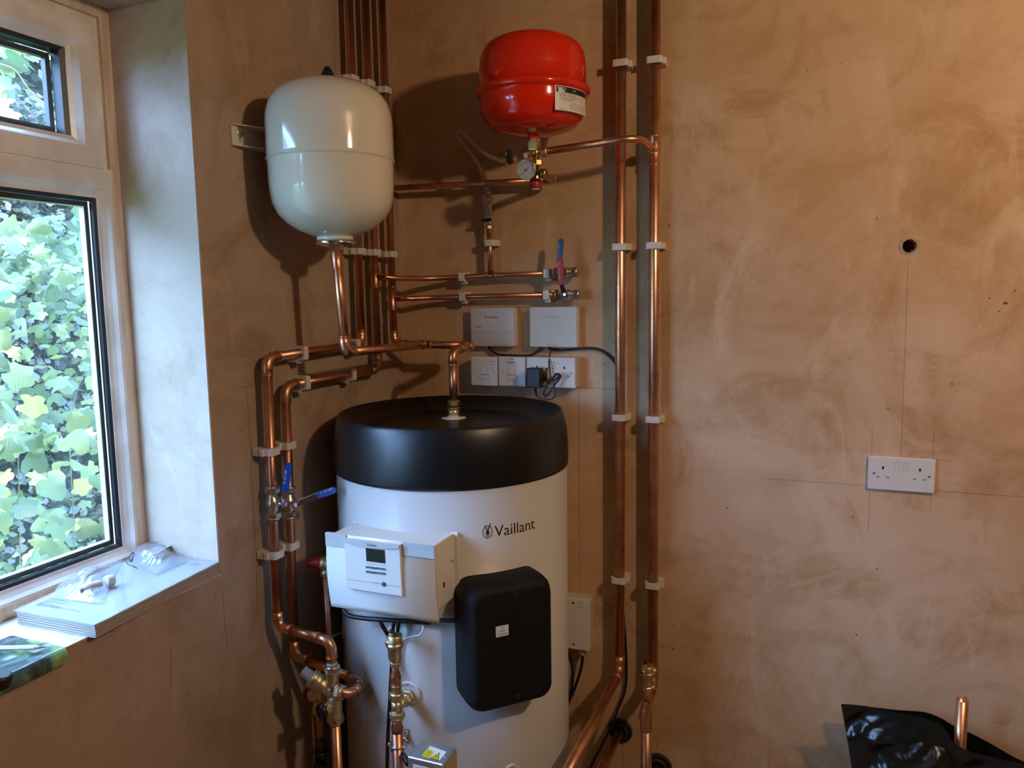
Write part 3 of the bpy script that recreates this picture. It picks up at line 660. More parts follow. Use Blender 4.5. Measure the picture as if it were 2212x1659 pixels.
def air_vent(p, s, label, rot=0):
    """automatic air vent, base point p"""
    t = thing('air_vent', p, label, 'air vent', 'brass automatic air vents'); p = V(p)
    MB().hexn(p+V((0, 0, .006*s)), Z_, .0145*s, .013*s).build('hex_nut', 'brass', t)
    MB().lathe(p+V((0, 0, .012*s)), Z_, [(.010*s, 0), (.0165*s, .006*s), (.0175*s, .012*s), (.0178*s, .036*s), (.0208*s, .038*s), (.0208*s, .046*s), (.0190*s, .047*s), (.0192*s, .049*s), (.0180*s, .052*s), (.0178*s, .064*s), (.016*s, .066*s)], 32).build('vent_body', 'brass', t)
    c = p+V((-.006*s*math.cos(rot), -.006*s, .076*s))
    MB().cyl(c, c+V((0, 0, .009*s)), .0045*s).build('stem', 'brass_bright', t)
    MB().lathe(c+V((0, 0, .008*s)), Z_, [(.0042*s, 0), (.0055*s, .001*s), (.0055*s, .006*s), (.004*s, .0075*s)], 12).build('vent_cap', 'black', t)
    q = p+V((-.012*s, -.0135*s, .060*s)); d = V((-.6, -.8, 0)).normalized()
    MB().lathe(q, d, [(.0072*s, -.004*s), (.0072*s, .003*s), (.005*s, .0035*s), (.0045*s, -.001*s)], 20).build('side_port', 'brass', t)
    MB().lathe(q+d*.0005, d, [(.0046*s, 0), (.0044*s, .0032*s)], 16).build('port_hole', 'hole', t)
    return t
air_vent((xc+.003, -.195, za-.002), .86, 'brass automatic air vent with black cap beside the right copper riser')

# corner pipes
XW = .037
gC = 'copper pipes down the corner of the left wall'
pc = thing('copper_pipe', (XW, -.28, 1.4), 'left corner copper pipe turning along the left wall above its lower twin', 'pipe', gC)
yA, yBv = -.678, -.618
zA = 1.414; zB = 1.343
pA = AX(576, 770, XW); eA = AX(601, 1353, XW); eA2 = AY(715, 1386, eA.y); vtop = AY(715, 1440, eA.y)
pipe_run(pc, [(XW, -.279, ZC-.002), (XW, -.281, zA+.006), (XW, pA.y, zA), eA, eA2, V((eA2.x, eA2.y, vtop.z-.006))], r22, 'copper_red', 'copper', soldered=(2, 4))
pd = thing('copper_pipe', (XW, -.20, 1.4), 'second corner copper pipe, turning along the left wall lower down', 'pipe', gC)
eB = AX(636, 1416, XW); pB = AX(616, 833, XW)
uA = AY(782, 1472, eB.y)
pipe_run(pd, [(XW, -.200, ZC-.002), (XW, -.202, zB), (XW, pB.y, zB), eB, uA, V((uA.x+.004, eA.y-.006, uA.z-.010)), V((.212, eA.y-.006, .657))], r22, 'copper_red', 'copper_dull', rb=.026)
pe = thing('copper_pipe', (.04, -.12, 1.4), 'right corner copper pipe, turning along the back wall to the cylinder top', 'pipe', gC)
pipe_run(pe, [(.040, -.120, ZC-.002), (.044, -.120, 1.409), (.299, -.120, 1.407), (.2925, -.242, 1.402), (.291, -.242, 1.252)], r22, 'copper_red', 'copper', soldered=(3,))
tF = V((.146, -.120, 1.4085)); tee(pe, tF, X_, V((.03, -1, .02)), r22, .024)
mb = MB().hexn((.291, -.242, 1.262), Z_, .0170, .014).hexn((.291, -.242, 1.245), Z_, .0165, .010).lathe((.291, -.242, 1.2295), Z_, [(.0125, 0), (.0155, .004), (.0165, .009), (.013, .018)], 24)
mb.build('compression_nut', 'brass', pe)
# tee on the second pipe feeding the upper branch, and on the third feeding the lower
z1 = AX(812, 598, XW).z
tee(pd, (XW, -.201, z1), Z_, V((.75, .25, 0)), r22, .030, 'copper_red', r15+.002, .034)
z2 = AX(857, 644, .04).z
tee(pe, (.042, -.120, z2), Z_, V((1, .3, 0)), r22, .034, 'copper_red', r15+.001, .030)

def pb(px, py, y=-.035): return AY(px, py, y)
gB = 'thin copper branch pipes on the back wall'
pu = thing('copper_branch_pipe', pb(1000, 597), 'upper of two thin horizontal copper pipes, ending in the blue lever valve', 'pipe', gB)
s0 = V((XW, -.201, z1))
pipe_run(pu, [s0+V((.022, .007, 0)), AY(850, 601, -.175), AY(925, 602, -.075), AY(985, 599, -.037), AY(1060, 595, -.035), AY(1203, 590, -.035)], r15, 'copper_red', rb=.12, pulled=True)
tee(pu, pb(1060, 595), X_, Z_, r15, .019, 'copper_dull', r15, .018)
pl = thing('copper_branch_pipe', pb(1000, 641), 'lower of two thin horizontal copper pipes, ending in the red lever valve', 'pipe', gB)
pipe_run(pl, [V((.055, -.116, z2)), AY(890, 645, -.085), AY(940, 643, -.045), AY(1000, 641, -.035), AY(1205, 636.5, -.035)], r15, 'copper_red', rb=.10, pulled=True)

# pipe from the white vessel to the tee
VT = V((.1685, -.577, 1.66))
pw = thing('copper_pipe', (.175, -.57, 1.5), 'copper pipe hanging from the white vessel then running back to the corner', 'pipe')
pipe_run(pw, [(.1690, -.577, 1.664), (.1800, -.572, 1.421), (.1468, -.148, 1.4090)], r22, 'copper', 'copper')
coupling(pw, (.1700, -.5765, 1.632), V((.011, .005, -.243)), r22, .020)
MB().hexn((.1691, -.577, 1.656), Z_, .0175, .014).build('hex_nut', 'copper', pw)

# ------------------------------------------------------------------ pipe clips
CLIPN = [0]
def clip(p, axis, outw, r, label, tabdir=1, grp='white pipe clips'):
    """hinged clip: p is the pipe centre, outw the wall normal"""
    p = V(p); a = V(axis).normalized(); v = V(outw).normalized(); u = a.cross(v).normalized()
    so = abs(p.dot(v)) if True else 0
    n = 40; hw = .0085; w_ = r+.0062; inner = []; outer = []
    for j in range(n):
        t = 2*PI*j/n; c, s_ = math.cos(t), math.sin(t)     # c along u, s along v
        inner.append((c*(r+.0003), s_*(r+.0003)))
        if s_ >= 0:
            k = min(w_/max(abs(c), 1e-6), (r+.0042)/max(s_, 1e-6)); kk = min(k, math.hypot(w_, r+.0042)*.90)
            outer.append((c*kk, s_*kk))
        else:
            bx, by = r*.95, so
            k = min(w_/max(abs(c), 1e-6), by/max(abs(s_), 1e-6)); x, y = c*k, s_*k
            if x*tabdir > 0: x += tabdir*.0045*min(1, -y/so*2.2)
            outer.append((x, y))
    vs = []; fs = []
    for h in (-hw, hw):
        for x, y in outer: vs.append(p+u*x+v*y+a*h)
        for x, y in inner: vs.append(p+u*x+v*y+a*h)
    for j in range(n):
        k = (j+1) % n
        fs += [(j, k, n+k, n+j)[::-1], (2*n+j, 2*n+k, 3*n+k, 3*n+j), (j, 2*n+j, 2*n+k, k)[::-1], (n+j, n+k, 3*n+k, 3*n+j)[::-1]]
    t = thing('pipe_clip', p, label, 'pipe clip', grp)
    mb = MB().add(vs, fs, False); mb.build('clip_body', 'clip', t)
    q = p+u*tabdir*(w_+.0040)-v*.007
    MB().obox(q, a, u, v, hw, .0034, .0052, .0012).build('hinge_tab', 'clip', t)
    CLIPN[0] += 1; return t
names = ('topmost', 'second', 'third', 'lowest')
for i, (ya_, yb2) in enumerate(((135, 128), (533, 530), (903, 907), (1256, 1267))):
    clip((RXL-.0012*i, RY, AY(1342, ya_, RY-.015).z), Z_, -Y_, r28, '%s white clip on the left thick copper riser' % names[i], 1)
    clip((RXR+.001*i, RY, AY(1415, yb2, RY-.015).z), Z_, -Y_, r28, '%s white clip on the right thick copper riser' % names[i], 1)
zc1 = [AX(760, 172, XW).z, AX(795, 182, XW).z, AX(832, 197, .04).z]; zc2 = [AX(772, 543, XW).z, AX(812, 546, XW).z, AX(847, 550, .04).z]
wh = ('left', 'middle', 'right')
for i, y in enumerate((-.280, -.201, -.120)):
    clip((XW if i < 2 else .04, y, zc1[i]), Z_, X_, r22, 'white clip above the white vessel, %s of the three corner pipes' % wh[i], -1)
    clip((XW+.001 if i < 2 else .042, y, zc2[i]), Z_, X_, r22, 'white clip below the white vessel, %s of the three corner pipes' % wh[i], -1)
for (px, py), zz, lab in (((650, 753), zA+.001, 'white clip on the upper left wall crosspipe, nearer its left elbow'), ((765, 740), zA+.004, 'white clip on the upper left wall crosspipe, behind the vessel drop pipe'),
                          ((655, 822), zB, 'white clip on the lower left wall crosspipe, beside its left elbow'), ((756, 806), zB, 'white clip on the lower left wall crosspipe, near its corner end')):
    clip((XW, AX(px, py, XW).y, zz), Y_, X_, r22, lab, 1)
def xy_on(e0, e1, z):
    t = (z-e0.z)/(e1.z-e0.z); return e0+(e1-e0)*t
A0, A1 = V((XW, pA.y, zA)), eA; B0, B1 = V((XW, pB.y, zB)), eB
for (px, py), e0, e1, lab in (((582, 979), A0, A1, 'white clip above the ball valve on the outer left wall pipe'), ((592, 1203), A0, A1, 'white clip below the ball valve on the outer left wall pipe'),
                              ((620, 965), B0, B1, 'white clip above the ball valve on the inner left wall pipe'), ((629, 1183), B0, B1, 'white clip below the ball valve on the inner left wall pipe')):
    z = AX(px, py, XW+.012).z; clip(xy_on(e0, e1, z), Z_, X_, r22, lab, -1)
clip(pb(1000, 598.5, -.035), X_, -Y_, r15, 'white clip on the upper thin back wall pipe, near the corner', 1)
clip(pb(1001, 640.5, -.035), X_, -Y_, r15, 'white clip on the lower thin back wall pipe, near the corner', 1)
clip(pb(1183, 590.8, -.035), X_, -Y_, r15, 'white clip on the upper thin pipe beside the blue lever valve', 1)
clip(pb(1182, 637, -.035), X_, -Y_, r15, 'white clip on the lower thin pipe beside the red lever valve', 1)
clip(pb(1059, 525, -.035), Z_, -Y_, r15, 'white clip on the short vertical pipe under the filling loop', 1)

# ------------------------------------------------------------------ lever ball valves
def ball_valve(p, axis, stem, s, label, h0, h1, grip, lever_w=.007, stem_len=.024, knee=None, group='lever ball valves', face=None):
    """p centre, axis pipe dir, stem dir; lever plate from pivot via knee h0 to tip h1"""
    p = V(p); a = V(axis).normalized(); st = V(stem).normalized()
    t = thing('ball_valve', p, label, 'valve', group)
    MB().lathe(p-a*.022*s, a, [(.010*s, 0), (.0115*s, .004*s), (.0125*s, .010*s), (.0158*s, .015*s), (.0165*s, .022*s), (.0158*s, .029*s), (.0125*s, .034*s), (.0115*s, .040*s), (.010*s, .044*s)], 28).build('valve_body', 'nickel', t)
    for sg in (-1, 1):
        mb = MB().hexn(p+a*sg*.029*s, a, .0168*s, .014*s)
        mb.lathe(p+a*sg*.035*s, a*sg, [(.0158*s, 0), (.0150*s, .003*s), (.0120*s, .006*s)], 24); mb.build('compression_nut', 'nickel', t)
    MB().cyl(p+st*.010*s, p+st*stem_len, .0055*s).build('stem', 'nickel', t)
    piv = p+st*stem_len
    MB().hexn(piv+st*.002, st, .0060*s, .005).build('stem_nut', 'chrome', t)
    h0, h1 = V(h0), V(h1)
    ld = (h0-piv).normalized(); fn = V(face).normalized() if face is not None else st
    def plate(mb, q0, q1, hwid, th, n_):
        d = (q1-q0).normalized(); sd = d.cross(n_).normalized(); nn_ = sd.cross(d).normalized()
        return mb.obox((q0+q1)/2, d, sd, nn_, (q1-q0).length/2+.001, hwid, th, min(th, .0012)*.8)
    mb = MB(); plate(mb, piv-ld*.008, piv+ld*.010, .008, .0012, st)
    if knee is not None: plate(mb, piv+ld*.008, V(knee), .007, .0012, st); plate(mb, V(knee), h0, .0065, .0012, fn)
    else: plate(mb, piv+ld*.004, h0, .0068, .0012, fn)
    mb.build('lever_arm', 'chrome', t)
    d = (h1-h0).normalized(); sd = d.cross(fn).normalized(); n2 = sd.cross(d).normalized(); L = (h1-h0).length
    k = lever_w; outl = [(0, -k), (L-k, -k)]+[(L-k+k*math.sin(x), -k*math.cos(x)) for x in [PI*i/8 for i in range(1, 8)]]+[(L-k, k), (0, k)]
    gp = MB().prism(outl, h0, d, sd, n2, -.0028, .0028).build('lever_grip', grip, t)
    mb = MB(); side = 1 if n2.dot(V(CAM)-h0) > 0 else -1
    add_dir = d if side > 0 else d
    tx = {'red_plastic': 'TUR  PN25  ( ON', 'blue': '25  ON  OFF'}[grip]
    add_text(mb, tx, .0060, h0+d*L*.52+n2*side*.0030-sd*.002, d, sd*(1 if d.cross(sd).dot(n2*side) > 0 else -1), off=.0003)
    mb.build('lettering', 'white_ink', gp); return t
zv = AX(584, 1088, XW).z; pv = xy_on(A0, A1, zv)
piv = pv+V((.032, 0, 0))
tip = AY(624, 1000, pv.y-.012); base = AY(616, 1062, pv.y-.012)
ball_valve(pv, Z_, X_, 1.0, 'nickel ball valve with upright blue lever on the outer left wall pipe', base, tip, 'blue', face=(.55, -.8, 0), stem_len=.032, knee=AY(611, 1078, pv.y-.006), lever_w=.0078)
zv = AX(621, 1086, XW).z; pv = xy_on(B0, B1, zv)
ball_valve(pv, Z_, V((.9, -.45, 0)), 1.0, 'nickel ball valve with sideways blue lever on the inner left wall pipe', AY(686, 1070, -.61), AY(726, 1057, -.600), 'blue', face=(.2, -1, 0), stem_len=.030, lever_w=.0080)
pv = pb(1222, 588, -.036)
ball_valve(pv, X_, -Y_, .88, 'small ball valve with blue upright lever above the right white box', pv+V((-.010, -.030, .020)), AY(1212.5, 515, -.066), 'blue', stem_len=.022)
pv = pb(1226, 636, -.036); pk = pv+V((-.008, -.026, .016))
ball_valve(pv+V((0, 0, 0)), X_, -Y_, .88, 'small ball valve with red lever crossing the upper valve', AY(1213, 614, -.075), AY(1209, 557, -.082), 'red_plastic', stem_len=.024, lever_w=.0083)

# ------------------------------------------------------------------ white expansion vessel
wv = thing('expansion_vessel', (.166, -.577, 1.86), 'large cream white expansion vessel bracketed to the left wall', 'expansion vessel', 'expansion vessels')
WX, WYv = .1665, -.577
RW = .1395
prof = [(.020, 1.678), (.045, 1.684), (.075, 1.696), (.100, 1.712), (.120, 1.733), (.1315, 1.758), (.1360, 1.785), (.1372, 1.80), (.1380, 1.855), (.1385, 1.8590), (.1412, 1.8600), (.1418, 1.8620), (.1405, 1.8640), (RW, 1.866), (RW, 1.868),
        (.1392, 1.940), (.1375, 1.962), (.1320, 1.984), (.1210, 2.003), (.1050, 2.018), (.0840, 2.029), (.0600, 2.036), (.030, 2.040), (.004, 2.041)]
prof = [(r_, np.interp(h_, [1.678, 1.76, 1.855, 1.868, 2.041], [1.678, 1.756, 1.843, 1.856, 2.023])) for r_, h_ in prof]
MB().lathe((WX, WYv, 0), Z_, prof, 96).build('vessel_shell', 'enamel', wv)
MB().lathe((WX, WYv, 2.019), Z_, [(.0175, 0), (.0170, .008), (.0125, .020), (.0070, .031), (.005, .033)], 20).build('valve_cap', 'black', wv)
MB().lathe((WX+.002, WYv, 1.668), Z_, [(.040, .004), (.041, .010), (.041, .016)], 40).build('neck_ring', 'enamel', wv)
MB().lathe((WX+.002, WYv, 1.664), Z_, [(.018, -.004), (.030, -.001), (.0445, .001), (.0465, .004), (.0465, .007), (.0430, .011)], 48).build('flange', 'chrome', wv)
# wall bracket: channel section
y0b, y1b, zb0, zb1 = -.704, -.60, 1.876, 1.922
mb = MB(); mb.box((.001, y0b, zb0+.001), (.0035, y1b+.04, zb1-.001))
for z in (zb0, zb1-.002):
    mb.prism([(.001, y0b), (.010, y0b), (.055, y1b), (.055, y1b+.02), (.001, y1b+.02)], (0, 0, z), X_, Y_, Z_, 0, .002)
br = mb.build('wall_bracket', 'enamel', wv)
pbk = AX(519, 286, .0045); MB().lathe(pbk-V((.001, 0, 0)), X_, [(.0105, 0), (.0105, .0015), (.006, .002)], 24).build('washer', 'steel', br)
MB().hexn(pbk+V((.0025, 0, 0)), X_, .0050, .003).build('bolt', 'brass_bright', br)
MB().prism(rrect(.009, .018, .004, 4), pbk+V((-.0008, -.0005, -.013)), Y_, Z_, X_, 0, .0004).build('keyhole', 'timber', br)

# ------------------------------------------------------------------ red expansion vessel
rx, ry = .5065, -.188
RR = .1345
rv = thing('expansion_vessel', (rx, ry, 2.06), 'red expansion vessel with a raised rim band and data label', 'expansion vessel', 'expansion vessels')
prof = [(.016, 1.944), (.045, 1.947), (.080, 1.955), (.107, 1.969), (.1235, 1.990), (.1310, 2.018), (.1335, 2.046), (RR-.001, 2.062), (RR, 2.068), (.1400, 2.069), (.1430, 2.073), (.1435, 2.078), (.1420, 2.083), (.1375, 2.087), (RR, 2.089),
        (RR, 2.120), (.1338, 2.140), (.1305, 2.160), (.1230, 2.177), (.1090, 2.189), (.0870, 2.198), (.0590, 2.2038), (.025, 2.206), (.003, 2.2065)]
prof = [(r_, np.interp(h_, [1.944, 2.069, 2.089, 2.2065], [1.944, 2.038, 2.058, 2.183])) for r_, h_ in prof]
MB().lathe((rx, ry, 0), Z_, prof, 96).build('vessel_shell', 'red', rv)
MB().lathe((rx, ry, 1.928), Z_, [(.0125, 0), (.0130, .003), (.0120, .005), (.0130, .012), (.0145, .014), (.0145, .018), (.0130, .020)], 24).build('neck', 'red', rv)
MB().lathe((rx-.045, ry-.128, 2.070), V((-.3, -1, .1)), [(.010, 0), (.0085, .003), (.005, .0045)], 20).build('pressed_stud', 'red', rv)
# data label wrapped on the lower half
def rvp(px, py):
    d = _ray(px, py); ox, oy = CAM[0]-rx, CAM[1]-ry; a = d[0]**2+d[1]**2; b = 2*(ox*d[0]+oy*d[1]); c = ox*ox+oy*oy-RR*RR
    t = (-b-math.sqrt(max(b*b-4*a*c, 0)))/2/a; p = CAM+t*d; return math.atan2(p[1]-ry, p[0]-rx), p[2]
ta, za_ = rvp(1198, 176); tb_, zb_ = rvp(1263, 200)
tb_ = ta+.070/RR*1.0 if False else tb_
zlo = rvp(1196, 237)[1]; zhi = min(za_, 2.034)
def rwrap(mb, vs, fs, d=.0008):   # u 0..1 across, v 0..1 up
    return mb.add([V((rx+(RR+d)*math.cos(ta+(tb_-ta)*u), ry+(RR+d)*math.sin(ta+(tb_-ta)*u), min(zlo+(zhi-zlo)*v_, 9))) for u, v_ in vs], fs, False)
def rgrid(mb, u0, u1, v0, v1, d=.0008, n=10):
    vs = []; fs = []
    for i in range(n+1): u = u0+(u1-u0)*i/n; vs += [(u, v0), (u, v1)]
    for i in range(n): fs.append((2*i, 2*i+2, 2*i+3, 2*i+1))
    return rwrap(mb, vs, fs, d)
lab = rgrid(MB(), 0, 1, 0, 1, .0015).build('data_label', 'sticker', rv)
mb = MB(); rgrid(mb, .18, .98, .74, .97, .0018); rgrid(mb, .03, .18, .93, .97, .0018); rgrid(mb, .03, .08, .74, .95, .0018)
mb.build('label_band', 'ink', lab)
mb = MB()
for u0, u1, v0 in ((.10, .3, .66), (.10, .28, .60), (.34, .55, .66), (.34, .6, .59), (.36, .58, .52), (.62, .78, .63), (.62, .82, .56), (.12, .3, .50), (.2, .45, .44), (.85, .95, .66), (.66, .72, .46), (.76, .80, .46), (.88, .94, .5)):
    rgrid(mb, u0, u1, v0, v0+.022, .0018, 4)
for k in range(11): rgrid(mb, .36, .95, .07+k*.028, .078+k*.028, .0018, 4)
for v0 in (.70, .63, .56, .49, .41): rgrid(mb, .08, .60, v0, v0+.005, .0018, 4)
rgrid(mb, .32, .325, .40, .72, .0018, 1); rgrid(mb, .10, .27, .05, .07, .0018, 3)
mb.build('label_print', 'ink_grey', lab)
mb = MB()
def rtext(mb, txt, size, u, v_, d=.0021):
    vs, fs = text_geo(txt, size); W = (tb_-ta)*RR; H = zhi-zlo
    return rwrap(mb, [(u+x/W, v_+y/H) for x, y in vs], fs, d)
rtext(mb, 'FLEXCON', .0055, .17, .87); rgrid(mb, .10, .24, .76, .84, .0020, 2); rtext(mb, 'RED', .0055, .50, .83)
mb.build('label_title', 'sticker', lab)

# manifold with gauge and safety valve
mf = thing('safety_manifold', (rx+.004, ry, 1.90), 'brass manifold with round pressure gauge and red capped safety valve', 'manifold')
mx, my, mz = AY(1157, 330, ry).x, ry, AY(1157, 330, ry).z
mb = MB().obox((mx-.003, my, mz+.018), X_, Y_, Z_, .0135, .0135, .013, .003); mb.build('top_block', 'brass_bright', mf)
MB().lathe((mx-.002, my, mz+.028), Z_, [(.0135, 0), (.0145, .003), (.0130, .005)], 20).build('joint_paste', 'ptfe', mf)
mb = MB().cyl((mx-.022, my, mz), (mx+.018, my, mz), .0095).cyl((mx, my, mz+.008), (mx, my, mz-.062), .0085).sphere((mx, my, mz), .0125, n=8)
mb.build('cross_body', 'brass_bright', mf)
mb = MB().hexn((mx+.022, my, mz+.001), X_, .0155, .014); mb.lathe((mx+.028, my, mz+.001), X_, [(.0145, 0), (.0125, .004), (.0095, .005)], 20); mb.build('union_nut', 'brass', mf)
MB().hexn((mx-.024, my, mz), X_, .0125, .012).build('side_nut', 'nickel', mf)
MB().hexn((mx+.008, my-.004, mz-.026), Z_, .0125, .014).build('lower_nut', 'brass_bright', mf)
sv = AY(1157, 378, ry)
mb = MB().lathe((sv.x, my, sv.z-.012), Z_, [(.0145, 0), (.015, .003), (.013, .012), (.011, .022), (.009, .034)], 24); mb.lathe((sv.x+.004, my, sv.z+.002), V((.95, -.15, 0)), [(.009, 0), (.0095, .012), (.0125, .014), (.0125, .018), (.0095, .020), (.0115, .023), (.0115, .026), (.008, .028)], 20)
mb.lathe((sv.x, my, sv.z-.002), -X_, [(.0095, 0), (.0095, .018)], 20)
mb.build('safety_valve', 'brass_bright', mf)
MB().lathe((sv.x, my, sv.z-.0135), Z_, [(.0135, -.003), (.0145, 0), (.0145, .002)], 24).build('rubber_ring', 'black', mf)
MB().lathe((sv.x-.001, my, sv.z-.0165), -Z_, [(.0140, 0), (.0150, .002), (.0130, .016), (.0118, .018)], 12).build('red_cap', 'red_plastic', mf)
MB().lathe((sv.x-.001, my, sv.z-.0345), -Z_, [(.011, 0), (.0115, .0015), (.010, .002)], 20).build('cap_plate', 'sticker', mf)
gd = V((-.10, -.99, -.06)).normalized(); gc = AY(1137, 367, my-.040)
gz = MB().lathe(gc-gd*.022, gd, [(.0215, 0), (.0240, .002), (.0245, .018), (.0245, .0190)], 40).build('gauge_case', 'black', mf)
MB().lathe(gc-gd*.004, gd, [(.0247, 0), (.0258, .001), (.0258, .006), (.0245, .0075), (.0232, .0072), (.0230, .004)], 44, False, False).build('gauge_rim', 'chrome', mf)
face = MB().lathe(gc-gd*.001, gd, [(.0232, 0), (.0232, .001)], 44).build('gauge_face', 'sticker', mf)
gu = X_-gd*X_.dot(gd); gu.normalize(); gv = gu.cross(gd)*-1
if gv.z < 0: gv = -gv
g0 = gc+gd*.0003
mb = MB()
for k in range(19):
    a = R(225-15*k); L0 = .0165 if k % 3 else .0150; d = gu*math.cos(a)+gv*math.sin(a); sd = gu*-math.sin(a)+gv*math.cos(a); hw = .0003 if k % 3 else .0005
    mb.add([g0+d*L0+sd*hw, g0+d*L0-sd*hw, g0+d*.0195-sd*hw, g0+d*.0195+sd*hw], [(0, 1, 2, 3)], False)
for k in range(5): a = R(225-67.5*k); add_text(mb, str(k), .0052, g0+(gu*math.cos(a)+gv*math.sin(a))*.0118-gv*.0018, gu, gv, off=.0002)
add_text(mb, 'bar', .0048, g0-gv*.0175, gu, gv, off=.0002)
mb.build('dial_marks', 'ink', face)
mb = MB()
def needle(mb, a, l0, l1, hw):
    d = gu*math.cos(a)+gv*math.sin(a); sd = gu*-math.sin(a)+gv*math.cos(a); q = g0+gd*.0012
    mb.add([q+d*l0+sd*hw, q+d*l0-sd*hw, q+d*l1-sd*hw*.4, q+d*l1+sd*hw*.4], [(0, 1, 2, 3), (3, 2, 1, 0)], False)
needle(mb, R(222), 0, .0185, .0007); mb.build('black_needle', 'ink', face)
mb = MB(); needle(mb, R(46), 0, .0170, .0008); mb.lathe(g0+gd*.001, gd, [(.0036, 0), (.0034, .002), (.002, .0026)], 16); mb.build('red_needle', 'red_plastic', face)
MB().lathe(gc+gd*.0042, gd, [(.0232, 0), (.0232, .0006)], 40).build('gauge_glass', 'gauge_glass', mf)
MB().cyl(gc-gd*.020, V((mx, my, gc.z+.004)), .006).build('gauge_stem', 'brass_bright', mf)

# branch from riser to manifold
pvb = thing('copper_branch_pipe', (.66, ry, mz), 'bent copper pipe joining the red vessel manifold to the right riser', 'pipe')
pz = zt+.004
pipe_run(pvb, [(RXR, RY-.028, zt), (RXR-.006, ry-.004, pz+.003), (mx+.030, ry, mz+.001)], r22*.82, 'copper', rb=.050, pulled=True)
# discharge pipe from the safety valve to behind the white vessel
pdis = thing('copper_discharge_pipe', (.25, -.16, 1.83), 'long thin copper pipe running from the safety valve behind the white vessel', 'pipe')
dp0 = AY(858, 407, -.052); dp1 = AY(1128, 392, -.052)
pipe_run(pdis, [(.006, -.052, dp0.z+(dp0.z-dp1.z)*.3), (sv.x+.006, -.052, dp1.z-.001), (sv.x+.010, my+.012, sv.z)], r15+.001, 'copper_red', rb=.016)

# filling loop: braided hose, its valves and tail
fl = thing('filling_loop', AY(1030, 340, -.10), 'braided steel filling loop hose with two small black handled valves', 'filling loop')
hp = [AY(1088, 346, ry+.01), AY(1068, 343, -.17), AY(1042, 328, -.150), AY(1018, 304, -.120), AY(1003, 288, -.100), AY(992, 285, -.085), AY(990, 293, -.075), AY(1003, 312, -.060), AY(1022, 335, -.050), AY(1038, 362, -.042), AY(1047, 390, -.038), AY(1052, 416, -.036)]
MB().tube(smooth_path(hp, 8), .0062, 14).build('braided_hose', 'braid', fl)
q0, q1 = hp[0], AY(1128, 344, ry); ax = (q1-q0).normalized()
mb = MB().cyl(q0-ax*.012, q0+ax*.002, .0068).hexn(q0-ax*.001, ax, .0078, .008); mb.build('hose_ferrule', 'chrome', fl)
mb = MB().lathe(q0+ax*.003, ax, [(.0095, 0), (.0105, .002), (.0105, .009), (.0085, .010), (.008, .028), (.010, .030), (.010, .034)], 20); 
for sg in (-1, 1): mb.obox(q0+ax*.0085+V((0, 0, sg*.0145)), ax, Y_, Z_, .003, .003, .0045, .001)
mb.build('wing_nut', 'nickel', fl)
hb = q0+ax*.022
MB().obox(hb+V((0, -.010, .006)), X_, Y_, Z_, .0055, .005, .0175, .002).obox(hb+V((.002, -.012, -.002)), X_, Y_, Z_, .0075, .004, .007, .002).build('valve_handle', 'black', fl)
vx = AY(1056, 450, -.035).x; zz = lambda y: AY(1056, y, -.035).z
mb = MB().cyl((vx-.001, -.035, zz(412)), (vx, -.035, zz(426)), .0068).hexn((vx, -.035, zz(422)), Z_, .0078, .006); mb.build('hose_ferrule', 'chrome', fl)
mb = MB().lathe((vx, -.035, zz(436)), Z_, [(.0085, 0), (.0115, .001), (.0115, .010), (.0095, .012)], 20).obox((vx-.014, -.035, zz(432)), X_, Y_, Z_, .004, .003, .003, .001)
mb.lathe((vx, -.035, zz(468)), Z_, [(.0088, 0), (.0092, .010), (.0085, .022), (.0092, .030), (.0075, zz(434)-zz(468))], 20)
mb.lathe((vx-.003, -.043, zz(455)), -Y_, [(.0058, 0), (.0058, .003), (.0040, .0032)], 20); mb.build('check_valve', 'nickel', fl)
mb = MB().lathe((vx, -.035, zz(486)), Z_, [(.0080, 0), (.0095, .004), (.0095, .014), (.008, .02)], 20).cyl((vx, -.036, zz(477)), (vx, -.052, zz(477)), .0045); mb.build('isolating_valve', 'nickel', fl)
MB().obox((vx, -.053, zz(477)), X_, Y_, Z_, .0145, .0035, .0042, .0015).build('valve_handle', 'black', fl)
MB().hexn((vx, -.035, zz(491)), Z_, .0105, .011).build('compression_nut', 'nickel', fl)
lp = pb(1060, 595)
MB().cyl((lp.x, lp.y, lp.z+.012), (vx, -.035, zz(494)), r15).build('tail_pipe', 'copper', fl)

def badge(mb, x, z, y, k):
    n_ = 24; o_ = [V((x+.62*k*math.cos(2*PI*i/n_), y, z+.80*k*math.sin(2*PI*i/n_))) for i in range(n_)]; i_ = [V((x+.48*k*math.cos(2*PI*i/n_), y, z+.66*k*math.sin(2*PI*i/n_))) for i in range(n_)]
    mb.add(o_+i_, [(i, (i+1) % n_, n_+(i+1) % n_, n_+i) for i in range(n_)], False)
    for q_ in ([(-.5, .95), (-.38, .9), (.02, .1), (-.1, .05)], [(.5, .95), (.1, .05), (-.02, .1), (.38, .9)], [(-.28, .1), (0, -.5), (.28, .1)]): mb.add([V((x+a*k, y, z+b*k)) for a, b in q_], [tuple(range(len(q_)))], False)
